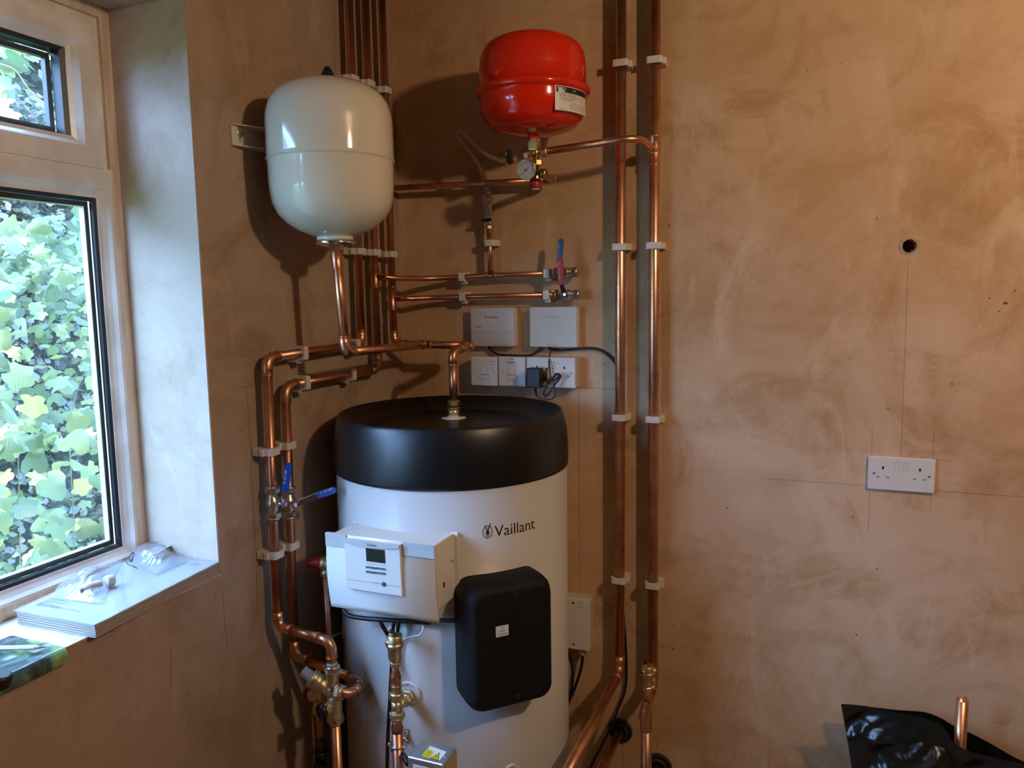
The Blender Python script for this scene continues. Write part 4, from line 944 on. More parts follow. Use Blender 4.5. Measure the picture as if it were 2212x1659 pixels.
# ------------------------------------------------------------------ receivers, switches and sockets on the back wall
def face_text(mb, tx, size, x, z, y, mat=None): return add_text(mb, tx, size, (x, y, z), X_, Z_)
def plate_box(name, label, cat, a, b, depth, mat, r=.004, grp=None):
    """a = top left, b = bottom right pixels on the front face"""
    p, q = AY(*a, -depth), AY(*b, -depth)
    t = thing(name, ((p.x+q.x)/2, -depth/2, (p.z+q.z)/2), label, cat, grp)
    return t, p.x, q.x, q.z, p.z
t, x0, x1, z0, z1 = plate_box('receiver_box', 'white wireless receiver box on the back wall, left one with a slot and switch', 'receiver box', (1015.5, 665), (1112, 749), .030, 'white2', grp='small white boxes above the switches')
MB().rbox((x0, -.030, z0), (x1, -.024, z1), .0028, 3).build('front_cover', 'white2', t)
MB().rbox((x0+.002, -.0255, z0+.002), (x1-.0008, 0, z1-.002), .003, 2).build('back_case', 'white', t)
mb = MB().box((x0+.001, -.0303, z0+(z1-z0)*.365), (x1-.001, -.0298, z0+(z1-z0)*.365+.0006)); mb.build('cover_joint', 'groove', t)
bx = x0+(x1-x0)*.2
MB().rbox((bx-.010, -.0322, z0+(z1-z0)*.572), (bx+.010, -.0298, z0+(z1-z0)*.60), .0008).build('rocker', 'silver', t)
MB().box((bx-.006, -.0303, z0+(z1-z0)*.488), (bx+.006, -.0298, z0+(z1-z0)*.505)).build('indicator', 'ink', t)
mb = MB(); face_text(mb, 'Vaillant', .0098, (x0+x1)/2+.003, z0+(z1-z0)*.725, -.0302)
badge(mb, (x0+x1)/2-.0185, z0+(z1-z0)*.762, -.0305, .0048); mb.build('logo', 'ink', t)
t, x0, x1, z0, z1 = plate_box('receiver_box', 'plain square white gateway box on the back wall, right one above the double socket', 'receiver box', (1142.5, 663), (1247, 751), .030, 'white2', grp='small white boxes above the switches')
MB().rbox((x0, -.030, z0), (x1, -.024, z1), .0030, 3).build('front_cover', 'white2', t)
MB().rbox((x0+.002, -.0255, z0+.002), (x1-.0008, 0, z1-.002), .003, 2).build('back_case', 'white', t)
mb = MB(); face_text(mb, 'Vaillant', .0104, (x0+x1)/2+.002, z0+(z1-z0)*.725, -.0302); face_text(mb, 'myVAILLANT connect', .0042, (x0+x1)/2, z0+.006, -.0302)
badge(mb, (x0+x1)/2-.021, z0+(z1-z0)*.762, -.0305, .0050); mb.build('logo', 'ink_grey', t)
# surface boxes
def backbox(x0, x1, z0, z1, parent): return MB().rbox((x0+.0015, -.036, z0+.0015), (x1-.001, 0, z1-.0015), .002).build('back_box', 'white2', parent)
def faceplate(x0, x1, z0, z1, parent, y=-.046):
    return MB().rbox((x0, y, z0), (x1, y+.0095, z1), .0035, 3).build('faceplate', 'white', parent)
def rocker(x, z, y, parent, w_=.0105, h=.0205, flip=1):
    mb = MB(); yy = y-.0005
    out = [(0, -h/2), (-.0006-.0016*(flip > 0), -h/2), (-.0012, 0), (-.0006-.0016*(flip < 0), h/2), (0, h/2)]
    mb.prism([(a, b) for a, b in out], (x-w_/2, yy, z), Y_, Z_, X_, 0, w_); o = mb.build('rocker_switch', 'white', parent)
    MB().box((x-w_/2-.0006, y-.0002, z-h/2-.0008), (x+w_/2+.0006, y+.0003, z+h/2+.0006)).build('rocker_shade_line', 'groove', parent); return o  # dark plate paints the shade around the rocker
def sticker(x0, x1, z0, z1, y, lines, parent, size):
    s_ = MB().box((x0, y-.0004, z0), (x1, y, z1)).build('sticker', 'sticker', parent); mb = MB(); n_ = len(lines)
    for i, l in enumerate(lines): face_text(mb, l, size, (x0+x1)/2, z1-(z1-z0)*(i+.80)/n_, y-.0005)
    mb.build('lettering', 'ink', s_)
yS = -.046
def fused(a, b, label, stickers, fuse=True):
    t, x0, x1, z0, z1 = plate_box('fused_switch', label, 'wall switch', a, b, .046, 'white', grp='white fused switches above the cylinder')
    backbox(x0, x1, z0, z1, t); faceplate(x0, x1, z0, z1, t)
    cx, cz = (x0+x1)/2, (z0+z1)/2
    rocker(cx+.002, cz+.0045, yS, t, .0135, .024)
    MB().box((cx-.0165, yS-.0003, cz-.0235), (cx+.0165, yS+.0002, cz-.0100)).build('fuse_shade_line', 'groove', t)  # shade around the fuse carrier, painted as a dark strip
    MB().rbox((cx-.0157, yS-.0008, cz-.0228), (cx+.0157, yS+.0002, cz-.0107), .0004).build('fuse_carrier', 'white', t)
    for sx in (-1, 1): MB().lathe((cx+sx*.030, yS, cz), -Y_, [(.0038, 0), (.0036, .0006)], 16).build('screw_cap', 'white2', t)
    for u0, u1, v0, v1, l, sz in stickers: sticker(x0+(x1-x0)*u0, x0+(x1-x0)*u1, z0+(z1-z0)*v0, z0+(z1-z0)*v1, yS-.0001, l, t, sz)
    return t
fused((1016, 770), (1074.5, 834.5), 'white fused switch at the left end of the row, with two text stickers', [(.73, .92, .80, .97, ['3', 'AMP'], .0055), (.62, .93, .58, .79, ['VAILLANT', 'BOILER'], .0044)])
fused((1075.5, 770), (1135.5, 836), 'white fused switch in the middle of the row, sticker above its rocker', [(.40, .62, .86, .98, ['13', 'AMP'], .0048), (.32, .68, .77, .86, ['IMMERSION'], .0050)])
def double_socket(a, b, label, y, box=True, stickers=(), caps=False):
    t, x0, x1, z0, z1 = plate_box('double_socket', label, 'wall socket', a, b, -y, 'white', grp='white double sockets')
    if box: backbox(x0, x1, z0, z1, t)
    faceplate(x0, x1, z0, z1, t, y); cx, cz = (x0+x1)/2, (z0+z1)/2
    for sg, fl_ in ((-1, 1), (1, -1)): rocker(cx+sg*.0095-.001, cz+.021, y, t, .0100, .0190, fl_)
    for sg in (-1, 1):
        ex = cx+sg*.0405
        MB().box((ex-.0022, y-.0002, cz+.0105), (ex+.0022, y+.001, cz+.0180)).build('pin_slot', 'hole', t)
    for sg in (-1, 1):
        ex = cx+sg*.0405
        for q in (-.0110, .0110): MB().box((ex+q-.0034, y-.0004, cz-.0115), (ex+q+.0034, y-.0001, cz-.0072)).build('shutter', 'ink_grey', t)
    for sg in (-1, 1): MB().lathe((cx+sg*.0605, y, cz), -Y_, [(.0036, 0), (.0034, .0009), (.001, .0003)], 16).build('screw', 'white2' if caps else 'nickel', t)
    for u0, u1, v0, v1, l, sz in stickers: sticker(x0+(x1-x0)*u0, x0+(x1-x0)*u1, z0+(z1-z0)*v0, z0+(z1-z0)*v1, y-.0001, l, t, sz)
    return t, x0, x1, z0, z1
_, sx0, sx1, sz0, sz1 = double_socket((1136.5, 771), (1243, 839.5), 'white double socket at the right end of the row, black adapter plugged in', yS, True, [(.60, .71, .76, .97, ['13', 'AMP'], .0055)], True)
double_socket((1876, 984.5), (2019, 1067), 'empty white double socket alone on the right part of the wall', -.0105, False)
# plug-in adapter
pa = AY(1138, 795, -.088); pq = AY(1166, 838, -.088)
ad = thing('power_adapter', ((pa.x+pq.x)/2, -.07, (pa.z+pq.z)/2), 'black plug-in power adapter in the left half of the double socket', 'adapter')
MB().rbox((pa.x, -.092, pq.z), (pq.x+.002, -.062, pa.z), .003, 3).build('adapter_body', 'black', ad)
cxp, czp = (pa.x+pq.x)/2+.006, (pa.z+pq.z)/2
MB().lathe((cxp, -.047, czp), -Y_, [(.020, 0), (.022, .006), (.019, .016)], 24).build('plug_base', 'black', ad)
kx, kz = cxp-.004, pq.z
MB().tube([(kx, -.078, kz+.002), (kx, -.078, kz-.010), (kx+.003, -.077, kz-.024)], .0042, 12, rf=lambda t: 1-.35*t).build('strain_relief', 'black', ad)
cable('thin black adapter lead hanging from adapter, bundled and rising to right box', [(kx+.003, -.077, kz-.020), AY(1163, 858, -.077), AY(1180, 863, -.078), AY(1197, 858, -.078), AY(1199, 840, -.076), AY(1196, 826, -.074), AY(1208, 810, -.072), AY(1211, 815, -.070), AY(1196, 835, -.070), AY(1182, 856, -.072), AY(1176, 856, -.072),
       AY(1178, 842, -.070), AY(1190, 824, -.068), AY(1204, 808, -.066), AY(1209, 812, -.064), AY(1194, 838, -.066), AY(1180, 853, -.068), AY(1174, 850, -.068), AY(1186, 828, -.066), AY(1200, 808, -.064), AY(1206, 810, -.062), AY(1198, 822, -.060), AY(1190, 815, -.060), AY(1187, 790, -.056), AY(1187, 770, -.040), AY(1190, 757, -.018)], .0018, name='adapter_lead')
p = AY(1189, 832, -.066)
tag(MB().tube([p+V((-.009, 0, .002)), p+V((-.003, -.006, 0)), p+V((.005, -.006, -.002)), p+V((.011, .001, -.004))], .0010, 8).build('wire_tie', 'silver', None, p), 'little grey wire tie round the bundled adapter lead', 'wire tie')
cable('thick black cable sagging between the two small white wall boxes', [AY(1056, 748, -.014), AY(1060, 756, -.012), AY(1075, 765, -.012), AY(1100, 768, -.012), AY(1140, 768, -.012), AY(1157, 761, -.014), AY(1168, 752, -.014)], .0036)
cable('thick black cable running right from the gateway box behind the riser', [AY(1184, 752, -.014), AY(1200, 756, -.010), AY(1230, 755, -.010), AY(1275, 752, -.008), AY(1300, 758, -.008), AY(1322, 776, -.008), AY(1336, 800, -.008), AY(1340, 850, -.008), AY(1343, 1000, -.008), AY(1343, 1250, -.008), AY(1352, 1400, -.008), AY(1352, 1480, -.010), AY(1336, 1530, -.016), AY(1310, 1590, -.035), AY(1275, 1659, -.06), AY(1262, 1700, -.07)], .0036, n=8)
# junction box low on the wall right of the cylinder
t, x0, x1, z0, z1 = plate_box('junction_box', 'white junction box low on the wall, half hidden by the cylinder', 'junction box', (1205, 1288), (1273, 1408), .050, 'white')
MB().rbox((x0, -.050, z0), (x1, -.036, z1), .002).build('box_lid', 'white', t)
MB().rbox((x0+.0015, -.037, z0+.0015), (x1-.0015, 0, z1-.0015), .003).build('box_base', 'white2', t)
for q in ((1238, 1303), (1239, 1392)):
    p = AY(*q, -.050); MB().lathe(p, -Y_, [(.004, 0), (.0035, .0004), (.002, -.0005)], 16).build('screw', 'nickel', t)
s_ = AY(1247, 1297, -.0502), AY(1264, 1313, -.0502)
sticker(s_[0].x, s_[1].x, s_[1].z, s_[0].z, -.0501, ['BOILER AND', 'HEATER NO 1', '', 'IMMERSION'], t, .0030)
p = AY(1259, 1408, -.03); MB().lathe(p+V((0, 0, .003)), -Z_, [(.0085, 0), (.0090, .004), (.0085, .008), (.0055, .014)], 20).build('cable_gland', 'white2', t)
cable('black cable dropping from the junction box gland behind the cylinder', [AY(1259, 1414, -.03), AY(1256, 1440, -.03), AY(1248, 1468, -.035), AY(1236, 1500, -.04), AY(1222, 1530, -.045)], .0042)
cable('second black cable hugging the cylinder side below the junction box', [AY(1229, 1410, -.03), AY(1236, 1440, -.03), AY(1236, 1480, -.035), AY(1230, 1500, -.04), AY(1215, 1540, -.045)], .0042)
# foam collars in the wall with pipes coming forward
def collar(c, rr, label, plabel, r=r28):
    c = V(c); t = thing('pipe_sleeve', c, label, 'pipe sleeve', 'black rubber sleeves low on the back wall')
    MB().lathe(c+V((0, .01, 0)), -Y_, [(rr, 0), (rr, .014), (rr*.96, .017), (rr*.82, .018), (rr*.80, .014), (rr*.66, .013), (rr*.62, .024), (rr*.50, .024), (rr*.48, .010)], 36, True, True).build('sleeve', 'rubber', t)
    t2 = thing('copper_pipe', c+V((0, -.1, 0)), plabel, 'pipe', 'copper pipes coming out of the rubber sleeves')
    pipe_run(t2, [c+V((0, .02, 0)), c+V((-.004, -.50, -.01)), c+V((-.006, -.55, -.20))], r, 'copper', 'copper_dull'); return t
collar(AY(1340, 1577, 0), .036, 'upper left black rubber sleeve where a copper pipe leaves the wall', 'thick copper pipe coming forward from the upper left rubber sleeve', r22+.001)
c2 = AY(1422, 1655, 0)
t = collar(c2, .040, 'black rubber sleeve at the bottom edge beside the air vent pipe', 'copper pipe inside the rubber sleeve at the bottom edge', r22)

# ------------------------------------------------------------------ pressure valve group under the left wall pipes
YV = eA.y
def pv_(px, py, dy=0): return AY(px, py, YV+dy)
mg = thing('pressure_valve_group', pv_(705, 1490), 'brass pressure control valve group with grey, red and navy caps', 'valve')
vc = V((eA2.x, YV, pv_(712, 1490).z))
mb = MB().lathe(V((eA2.x, YV, pv_(717, 1448).z)), -Z_, [(.0150, 0), (.0160, .003), (.0160, .008), (.0140, .012), (.0140, .030), (.0165, .040), (.016, .055)], 28)
mb.build('inlet_neck', 'brass', mg)
mb = MB().hexn((eA2.x, YV, pv_(717, 1446).z), Z_, .0175, .012); mb.lathe((eA2.x, YV, pv_(717, 1440).z), Z_, [(.0165, -.004), (.0175, -.002), (.0175, .002), (.0155, .004), (.0125, .0045)], 28); mb.build('inlet_nut', 'nickel', mg)
MB().lathe((eA2.x, YV, pv_(717, 1437).z), Z_, [(.0135, 0), (.0125, .003), (.0113, .008)], 20).build('flux_stain', 'verdigris', mg)
# reducing cartridge, tilted up to the left
ca = pv_(712, 1492); cb = pv_(655, 1450, -.020); dca = (cb-ca).normalized(); Lc = (cb-ca).length
MB().lathe(ca, dca, [(.0165, 0), (.0185, Lc*.25), (.0190, Lc*.30), (.0175, Lc*.33), (.0205, Lc*.38), (.0215, Lc*.50), (.0205, Lc*.52), (.0225, Lc*.55), (.0225, Lc*.68), (.0190, Lc*.70)], 32).build('cartridge', 'brass', mg)
MB().lathe(ca+dca*Lc*.68, dca, [(.0218, 0), (.0210, .002), (.0135, .003), (.0130, Lc*.34), (.0115, Lc*.36)], 28).build('grey_cap', 'grey_plastic', mg)
# outlet to the right
MB().cyl((eA2.x, YV-.004, .657), (.212, YV-.006, .657), .0135).build('outlet_neck', 'brass', mg)
mb = MB().hexn((.203, YV-.006, .657), X_, .0185, .013).lathe((.211, YV-.006, .657), X_, [(.0165, 0), (.0170, .003), (.0125, .005)], 24); mb.build('outlet_nut', 'brass', mg)
# lower body
lz = pv_(710, 1525).z
mb = MB().lathe((eA2.x+.002, YV, lz-.030), Z_, [(.0185, 0), (.0190, .010), (.0165, .014), (.0175, .040), (.0155, .062)], 28)
mb.sphere((eA2.x, YV, .655), .0195, n=10)
mb.lathe((eA2.x, YV, lz+.004), V((-.35, -.9, .02)), [(.0150, 0), (.0150, .024), (.0165, .028)], 24); mb.build('lower_body', 'brass', mg)
q = V((eA2.x, YV, lz+.004))+V((-.35, -.9, .02)).normalized()*.026
MB().lathe(q, V((-.35, -.9, .02)), [(.0165, 0), (.0175, .002), (.0165, .012), (.012, .014), (.0115, .012)], 8).build('navy_plug', 'navy', mg)
MB().hexn((eA2.x+.003, YV, lz-.030), Z_, .0200, .014).build('bottom_nut', 'brass_bright', mg)
# expansion relief on the left with red cap
ea_ = V((eA2.x, YV+.008, lz+.022)); eb_ = pv_(663, 1500, .012); de = (eb_-ea_).normalized(); Le = (eb_-ea_).length
MB().lathe(ea_, de, [(.0115, 0), (.0120, Le*.35), (.0140, Le*.36), (.0140, Le*.50), (.0115, Le*.52), (.0155, Le*.56), (.0160, Le*.84), (.0140, Le*.86)], 26).build('relief_valve', 'brass', mg)
MB().lathe(ea_+de*Le*.84, de, [(.0158, 0), (.0158, Le*.06)], 24).build('black_ring', 'black', mg)
MB().lathe(ea_+de*Le*.90, de, [(.0160, 0), (.0160, .009), (.013, .013)], 14).build('red_cap', 'red_plastic', mg)
ex_ = pv_(688, 1520, .012)
mb = MB().lathe((ex_.x, YV+.012, ex_.z+.012), -Z_, [(.0110, 0), (.0120, .014), (.0145, .018), (.0145, .034), (.012, .036)], 22); mb.build('relief_outlet', 'brass_bright', mg)
# pipes below
pb1 = thing('copper_pipe', (eA2.x, YV, .5), 'bright copper pipe dropping from the brass pressure valve to the floor', 'pipe')
MB().cyl((eA2.x+.003, YV, 0), (eA2.x+.003, YV, lz-.030), r22).build('pipe', 'copper', pb1)
pb2 = thing('copper_pipe', (ex_.x, YV+.012, .55), 'short dark copper pipe between relief valve and black tundish', 'pipe')
tz = AY(690, 1603, YV+.012).z
MB().cyl((ex_.x+.002, YV+.012, tz-.002), (ex_.x, YV+.012, ex_.z-.020), r15).build('pipe', 'copper_red', pb2)
td = thing('tundish', (ex_.x+.003, YV+.012, tz), 'black plastic tundish below the brass pressure valve group', 'tundish')
bx_ = ex_.x+.003
MB().lathe((bx_, YV+.012, tz+.006), -Z_, [(.010, 0), (.0115, .004), (.0115, .022), (.0095, .026)], 20).build('spigot', 'black', td)
mb = MB()
for sg in (-1, 1): mb.obox((bx_+sg*.015, YV+.012, tz-.040), X_, Y_, Z_, .0025, .006, .022, .001)
mb.lathe((bx_, YV+.012, tz-.018), -Z_, [(.017, 0), (.019, .006), (.017, .010)], 24); mb.lathe((bx_, YV+.012, tz-.055), -Z_, [(.012, -.002), (.0195, 0), (.0195, .006), (.012, .040), (.012, .070)], 24)
mb.build('funnel', 'black', td)
MB().cyl((bx_, YV+.012, 0), (bx_, YV+.012, tz-.10), r15+.003).build('drain_pipe', 'copper_red', td)

# temperature relief valve on the cylinder side
tp0 = AY(706, 1216, -.575); tp1 = AY(664, 1216, -.600)
tpv = thing('relief_valve', tp0, 'red capped brass relief valve sticking out left of the control box', 'valve')
dtp = (tp1-tp0).normalized()
hitp = V((.118, -.535, tp0.z))
MB().cyl(cyl_pt(R(225), tp0.z, RB-.004), tp0+V((.004, .0, 0)), .012).build('valve_tail', 'brass', tpv)
MB().lathe(tp0+V((.006, 0, 0)), dtp, [(.0165, 0), (.0170, .012), (.0155, .022)], 28).build('valve_body', 'brass', tpv)
Lr = (tp1-tp0).length
MB().lathe(tp0+dtp*.014, dtp, [(.0178, 0), (.0178, .003), (.0165, .0035), (.0155, .012), (.0148, .013), (.0105, Lr-.015), (.008, Lr-.0135)], 24).build('red_cap', 'red_plastic', tpv)
tb0 = AY(703, 1243, -.575)
MB().lathe((tb0.x, -.575, tp0.z-.010), -Z_, [(.010, 0), (.0105, .010), (.0125, .012), (.0125, .022), (.009, .024)], 18).build('valve_outlet', 'brass', tpv)
pt = thing('copper_discharge_pipe', (tb0.x, -.575, .7), 'thin copper pipe dropping behind the control box beside the cylinder', 'pipe')
px1 = AY(709, 1330, -.575).x
pipe_run(pt, [(tb0.x, -.575, tp0.z-.030), (px1, -.575, .60), (px1+.002, -.575, .02)], r15, 'copper_red', rb=.2, pulled=True)
bzr = AY(722, 1380, -.575)
mb = MB().lathe((px1, -.575, bzr.z-.004), Z_, [(r15+.003, 0), (r15+.003, .008)], 20).cyl((px1, -.575, bzr.z), cyl_pt(R(222), bzr.z, RB+.001), .0030)
mb.build('clip_bracket', 'nickel', pt)
pbk2 = cyl_pt(R(222), bzr.z, RB); nb = V((math.cos(R(222)), math.sin(R(222)), 0))
MB().obox(pbk2+nb*.002, nb.cross(Z_), Z_, nb, .006, .018, .002, .001).build('bracket_plate', 'nickel', pt)

# ------------------------------------------------------------------ air vent column in front of the cylinder
YC = -.690
cx_ = AY(857, 1520, YC).x
fz = pf.z
col = thing('copper_pipe', (cx_, YC, .5), 'dark copper pipe with brass tee rising in front of the cylinder', 'pipe')
def zc_(py): return AY(857, py, YC).z
MB().cyl((cx_-.003, YC, 0), (cx_-.001, YC, zc_(1568)), .0124).build('pipe', 'copper_red', col)
MB().lathe((cx_-.001, YC, zc_(1580)), Z_, [(.0132, 0), (.0134, .010), (.0125, .013), (.0105, .019), (.0105, .030)], 26).build('reducer', 'copper_red', col)
mb = MB().hexn((cx_, YC, zc_(1544)), Z_, .0172, .016).lathe((cx_, YC, zc_(1556)), Z_, [(.010, 0), (.0150, .004), (.0155, .010)], 24); mb.build('compression_nut', 'brass', col)
MB().cyl((cx_, YC, zc_(1540)), (cx_, YC, zc_(1512)), .0118).cyl((cx_, YC, fz), on_cyl(884, 1501)+V((0, .004, 0)), .0118).build('brass_tee', 'brass', col)
pn = on_cyl(884, 1501); dn = (pn-V((cx_, YC, fz))).normalized()
mb = MB().hexn(pn-dn*.026, dn, .0160, .012).hexn(pn-dn*.009, dn, .0165, .010); mb.build('port_nut', 'brass', col)
MB().hexn((cx_, YC, zc_(1505)), Z_, .0165, .015).lathe((cx_, YC, zc_(1500)), Z_, [(.0155, 0), (.0160, .003), (.0125, .006)], 24).build('compression_nut', 'brass', col)
MB().lathe((cx_, YC, zc_(1500)), Z_, [(.0118, 0), (.0118, .020), (.0124, .0205), (.0124, .0215), (.0118, .022), (.0118, zc_(1466)-zc_(1500)), (.0124, zc_(1464)-zc_(1500)), (.0118, zc_(1458)-zc_(1500)), (.0080, zc_(1448)-zc_(1500)), (.0080, zc_(1436)-zc_(1500))], 26).build('reducer', 'copper_dull', col)
air_vent((cx_+.001, YC, zc_(1440)), .93, 'brass automatic air vent with black cap under the control box')
# clamp on the pipe
cz_ = zc_(1610)
mb = MB().lathe((cx_-.002, YC, cz_-.003), Z_, [(.0130, 0), (.0150, .001), (.0150, .005), (.0130, .006)], 26)
for sg in (-1, 1): mb.cyl((cx_-.002+sg*.019, YC-.006, cz_), (cx_-.002+sg*.019, YC+.006, cz_), .0035)
for sg in (-1, 1): mb.obox((cx_-.002+sg*.017, YC, cz_), X_, Y_, Z_, .005, .002, .003, .001)
mb.build('pipe_clamp', 'nickel', col)

# motorised valve head
hb_ = thing('motorised_valve', AY(930, 1640, -.75), 'galvanised steel motorised valve box with yellow warning sticker', 'valve')
q0, q1 = AY(879, 1632, -.775), AY(958, 1654, -.775); zt_ = (q0.z+q1.z)/2
xa, xb = q0.x, q1.x
MB().rbox((xa, -.775, zt_-.075), (xb, -.712, zt_), .004, 3).build('steel_cover', 'steel', hb_)
MB().box((xb-.0005, -.770, zt_-.070), (xb+.001, -.716, zt_-.006)).build('side_plate', 'timber', hb_)
def tq(px, py): return AZ(px, py, zt_+.0004)
c0, c1, c2_, c3 = tq(929, 1611), tq(965, 1624), tq(949, 1643), tq(911, 1633)
lb = MB().add([c0, c1, c2_, c3]+[x-V((0, 0, .0005)) for x in (c0, c1, c2_, c3)], [(3, 2, 1, 0)[::1], (0, 1, 5, 4), (1, 2, 6, 5), (2, 3, 7, 6), (3, 0, 4, 7)], False).build('warning_label', 'sticker', hb_)
up = V((0, 0, .0004))
c = (c0+c1+c2_+c3)/4; eu = (c1-c0).normalized(); ev = (c0-c3).normalized()
W1, H1 = (c1-c0).length, (c0-c3).length
mb = MB(); L0 = c3+up; mb.add([L0+eu*0+ev*0, L0+eu*W1*.42, L0+eu*W1*.42+ev*H1*.68, L0+ev*H1*.68], [(0, 1, 2, 3)], False)
tc_ = c3+eu*W1*.70+ev*H1*.36+up*1.5
mb.add([tc_-eu*W1*.20-ev*H1*.26, tc_+eu*W1*.20-ev*H1*.26, tc_+ev*H1*.30], [(0, 1, 2)], False)
mb.build('yellow_patch', 'yellow', lb)
mb = MB()
P3 = [tc_-eu*W1*.20-ev*H1*.26, tc_+eu*W1*.20-ev*H1*.26, tc_+ev*H1*.30]; G = (P3[0]+P3[1]+P3[2])/3
mb.add([G+(x-G)*1.16+up*.4 for x in P3]+[G+(x-G)*.92+up*.4 for x in P3], [(0, 1, 4, 3), (1, 2, 5, 4), (2, 0, 3, 5)], False)
mb.add([G+up+eu*a_*W1+ev*b_*H1 for a_, b_ in ((.03, .16), (-.05, -.02), (.0, -.01), (-.03, -.17), (.06, .03), (.01, .02))], [(0, 1, 2, 3, 4, 5)], False)
for k in range(4): mb.add([L0+up*.6+eu*W1*.05+ev*H1*(.12+.14*k), L0+up*.6+eu*W1*.36+ev*H1*(.12+.14*k), L0+up*.6+eu*W1*.36+ev*H1*(.16+.14*k), L0+up*.6+eu*W1*.05+ev*H1*(.16+.14*k)], [(0, 1, 2, 3)], False)
mb.build('warning_symbol', 'ink', lb)
MB().lathe(tq(963, 1633), Z_, [(.0040, 0), (.0036, .0008)], 16).build('rivet', 'steel', hb_)
a0, b0 = AY(892, 1651, -.7755), AY(940, 1666, -.7755)
fl_ = MB().box((a0.x, -.7758, zt_-.045), (b0.x, -.775, a0.z)).build('front_label', 'sticker', hb_)
mb = MB(); face_text(mb, 'Motorised', .007, a0.x+.022, a0.z-.008, -.7760); mb.build('lettering', 'ink_grey', fl_)
MB().cyl(((xa+xb)/2, -.745, 0.02), ((xa+xb)/2, -.745, zt_-.07), .012).build('valve_tail', 'brass', hb_)

# ------------------------------------------------------------------ window sill things
SZ = WZ0+.003
bk = thing('booklet_pack', (-.09, -.98, SZ), 'shrink wrapped stack of white booklets lying on the window sill', 'booklets')
nb_ = 6; th_ = .0042
sA, sB, sC, sD = AZ(205, 1349, SZ+.026), AZ(472, 1213, SZ+.026), AZ(305, 1172, SZ+.026), AZ(35, 1318, SZ+.026)
sC = V((sD.x+(sB.x-sA.x)-.010, sB.y+(sD.y-sA.y)+.0, sA.z))
yb0 = sA.y; 
for k in range(nb_):
    jx, jy = random.uniform(-.0012, .0012), random.uniform(-.0012, .0012); z = SZ+.0005+k*th_
    q = [V((p.x+jx, p.y+jy, 0)) for p in (sA, sB, sC, sD)]
    ctr = sum(q, V((0, 0, 0)))/4; q = [ctr+(p-ctr)*(.995) for p in q]
    mb = MB()
    inn = [ctr+(p-ctr)*.980 for p in q]
    lv = [(q, .0002), (q, th_-.0010), (inn, th_-.0009), (inn, th_)] if k < nb_-1 else [(q, 0), (q, th_)]
    mb.rings([[p+V((0, 0, z+h)) for p in r_] for r_, h in lv], True, True, False)
    b_ = mb.build('booklet', 'paper_edge' if k < nb_-1 else 'paper', bk)
    if k < nb_-1:
        b_.data.materials.append(M['paper']); 
        for pl_ in b_.data.polygons:
            if abs(pl_.normal.z) < .5 and pl_.normal.y < -.4: pl_.material_index = 1
ztop = SZ+.0005+nb_*th_
tq2 = lambda px, py: AZ(px, py, ztop+.0005)
ev = (sD-sA).normalized(); eu = (sB-sA).normalized()
mb = MB()
for k, L in enumerate((.05, .06, .055, .03, .06, .062)):
    p = tq2(118, 1288)+eu*(-.006*k-.012)+V((0, 0, .0003)); mb.add([p, p-ev*L, p-ev*L+eu*.0018, p+eu*.0018], [(0, 1, 2, 3), (3, 2, 1, 0)], False)
p = tq2(85, 1304); p2 = tq2(173, 1321); d = (p2-p).normalized(); sd = V((-d.y, d.x, 0))*.0008
mb.add([p+sd, p-sd, p2-sd, p2+sd], [(0, 1, 2, 3), (3, 2, 1, 0)], False)
for k in range(3):
    p = tq2(430, 1222)+eu*.005*k; mb.add([p, p+ev*.024, p+ev*.024+eu*.0022, p+eu*.0022], [(0, 1, 2, 3), (3, 2, 1, 0)], False)
mb.build('cover_print', 'ink_grey', bk)
# wrinkled shrink wrap over the stack
def sheet(quad, n, m, hf, name, mat, parent=None, loc=None, thick=.0004):
    a, b, c, d = [V(p) for p in quad]; top = []; vs = []; fs = []
    for i in range(n+1):
        for j in range(m+1):
            u, v_ = i/n, j/m; p = a*(1-u)*(1-v_)+b*u*(1-v_)+c*u*v_+d*(1-u)*v_; p = p+V((0, 0, hf(u, v_, p))); vs.append(p)
    k = len(vs); vs += [p-V((0, 0, thick)) for p in vs]
    for i in range(n):
        for j in range(m):
            q = (i*(m+1)+j, (i+1)*(m+1)+j, (i+1)*(m+1)+j+1, i*(m+1)+j+1); fs.append(q); fs.append(tuple(x+k for x in q)[::-1])
    return MB().add(vs, fs, True).build(name, mat, parent, loc)
ex = .004
qd = [sA-eu*ex-ev*ex, sB+eu*ex*.2-ev*ex, sC+ev*ex, sD-eu*ex+ev*ex]; qd = [V((p.x, p.y, ztop+.001)) for p in qd]
sheet(qd, 60, 40, lambda u, v_, p: .0012*abs(noise.noise((p.x*60+p.y*90, p.y*25, 1)))+.0006*noise.noise(p*200), 'shrink_wrap', 'film', bk)

def pillow(pts, z, H, name, mat, label, cat, seed, n=64, m=48, inset=None, parts=None):
    """flattened clear bag from four ground points, lumpy top"""
    a, b, c, d = [V((p.x, p.y, z)) for p in pts]; t = thing(name, (a+c)/2, label, cat, 'clear plastic bags on the window sill')
    def hf(u, v_, p):
        e = max(0, min(u, 1-u, .5)*2)*max(0, min(v_, 1-v_)*2); e = min(1, e*2.2)
        return .0022+H(u, v_)*e**.6+.009*e**.5*abs(noise.noise((p.x*60+seed, p.y*36+p.x*30, seed)))+.002*noise.noise((p.x*90, p.y*70, seed))*e
    o = sheet([a, b, c, d], n, m, hf, 'film', mat, t); return t
zb2 = ztop+.002
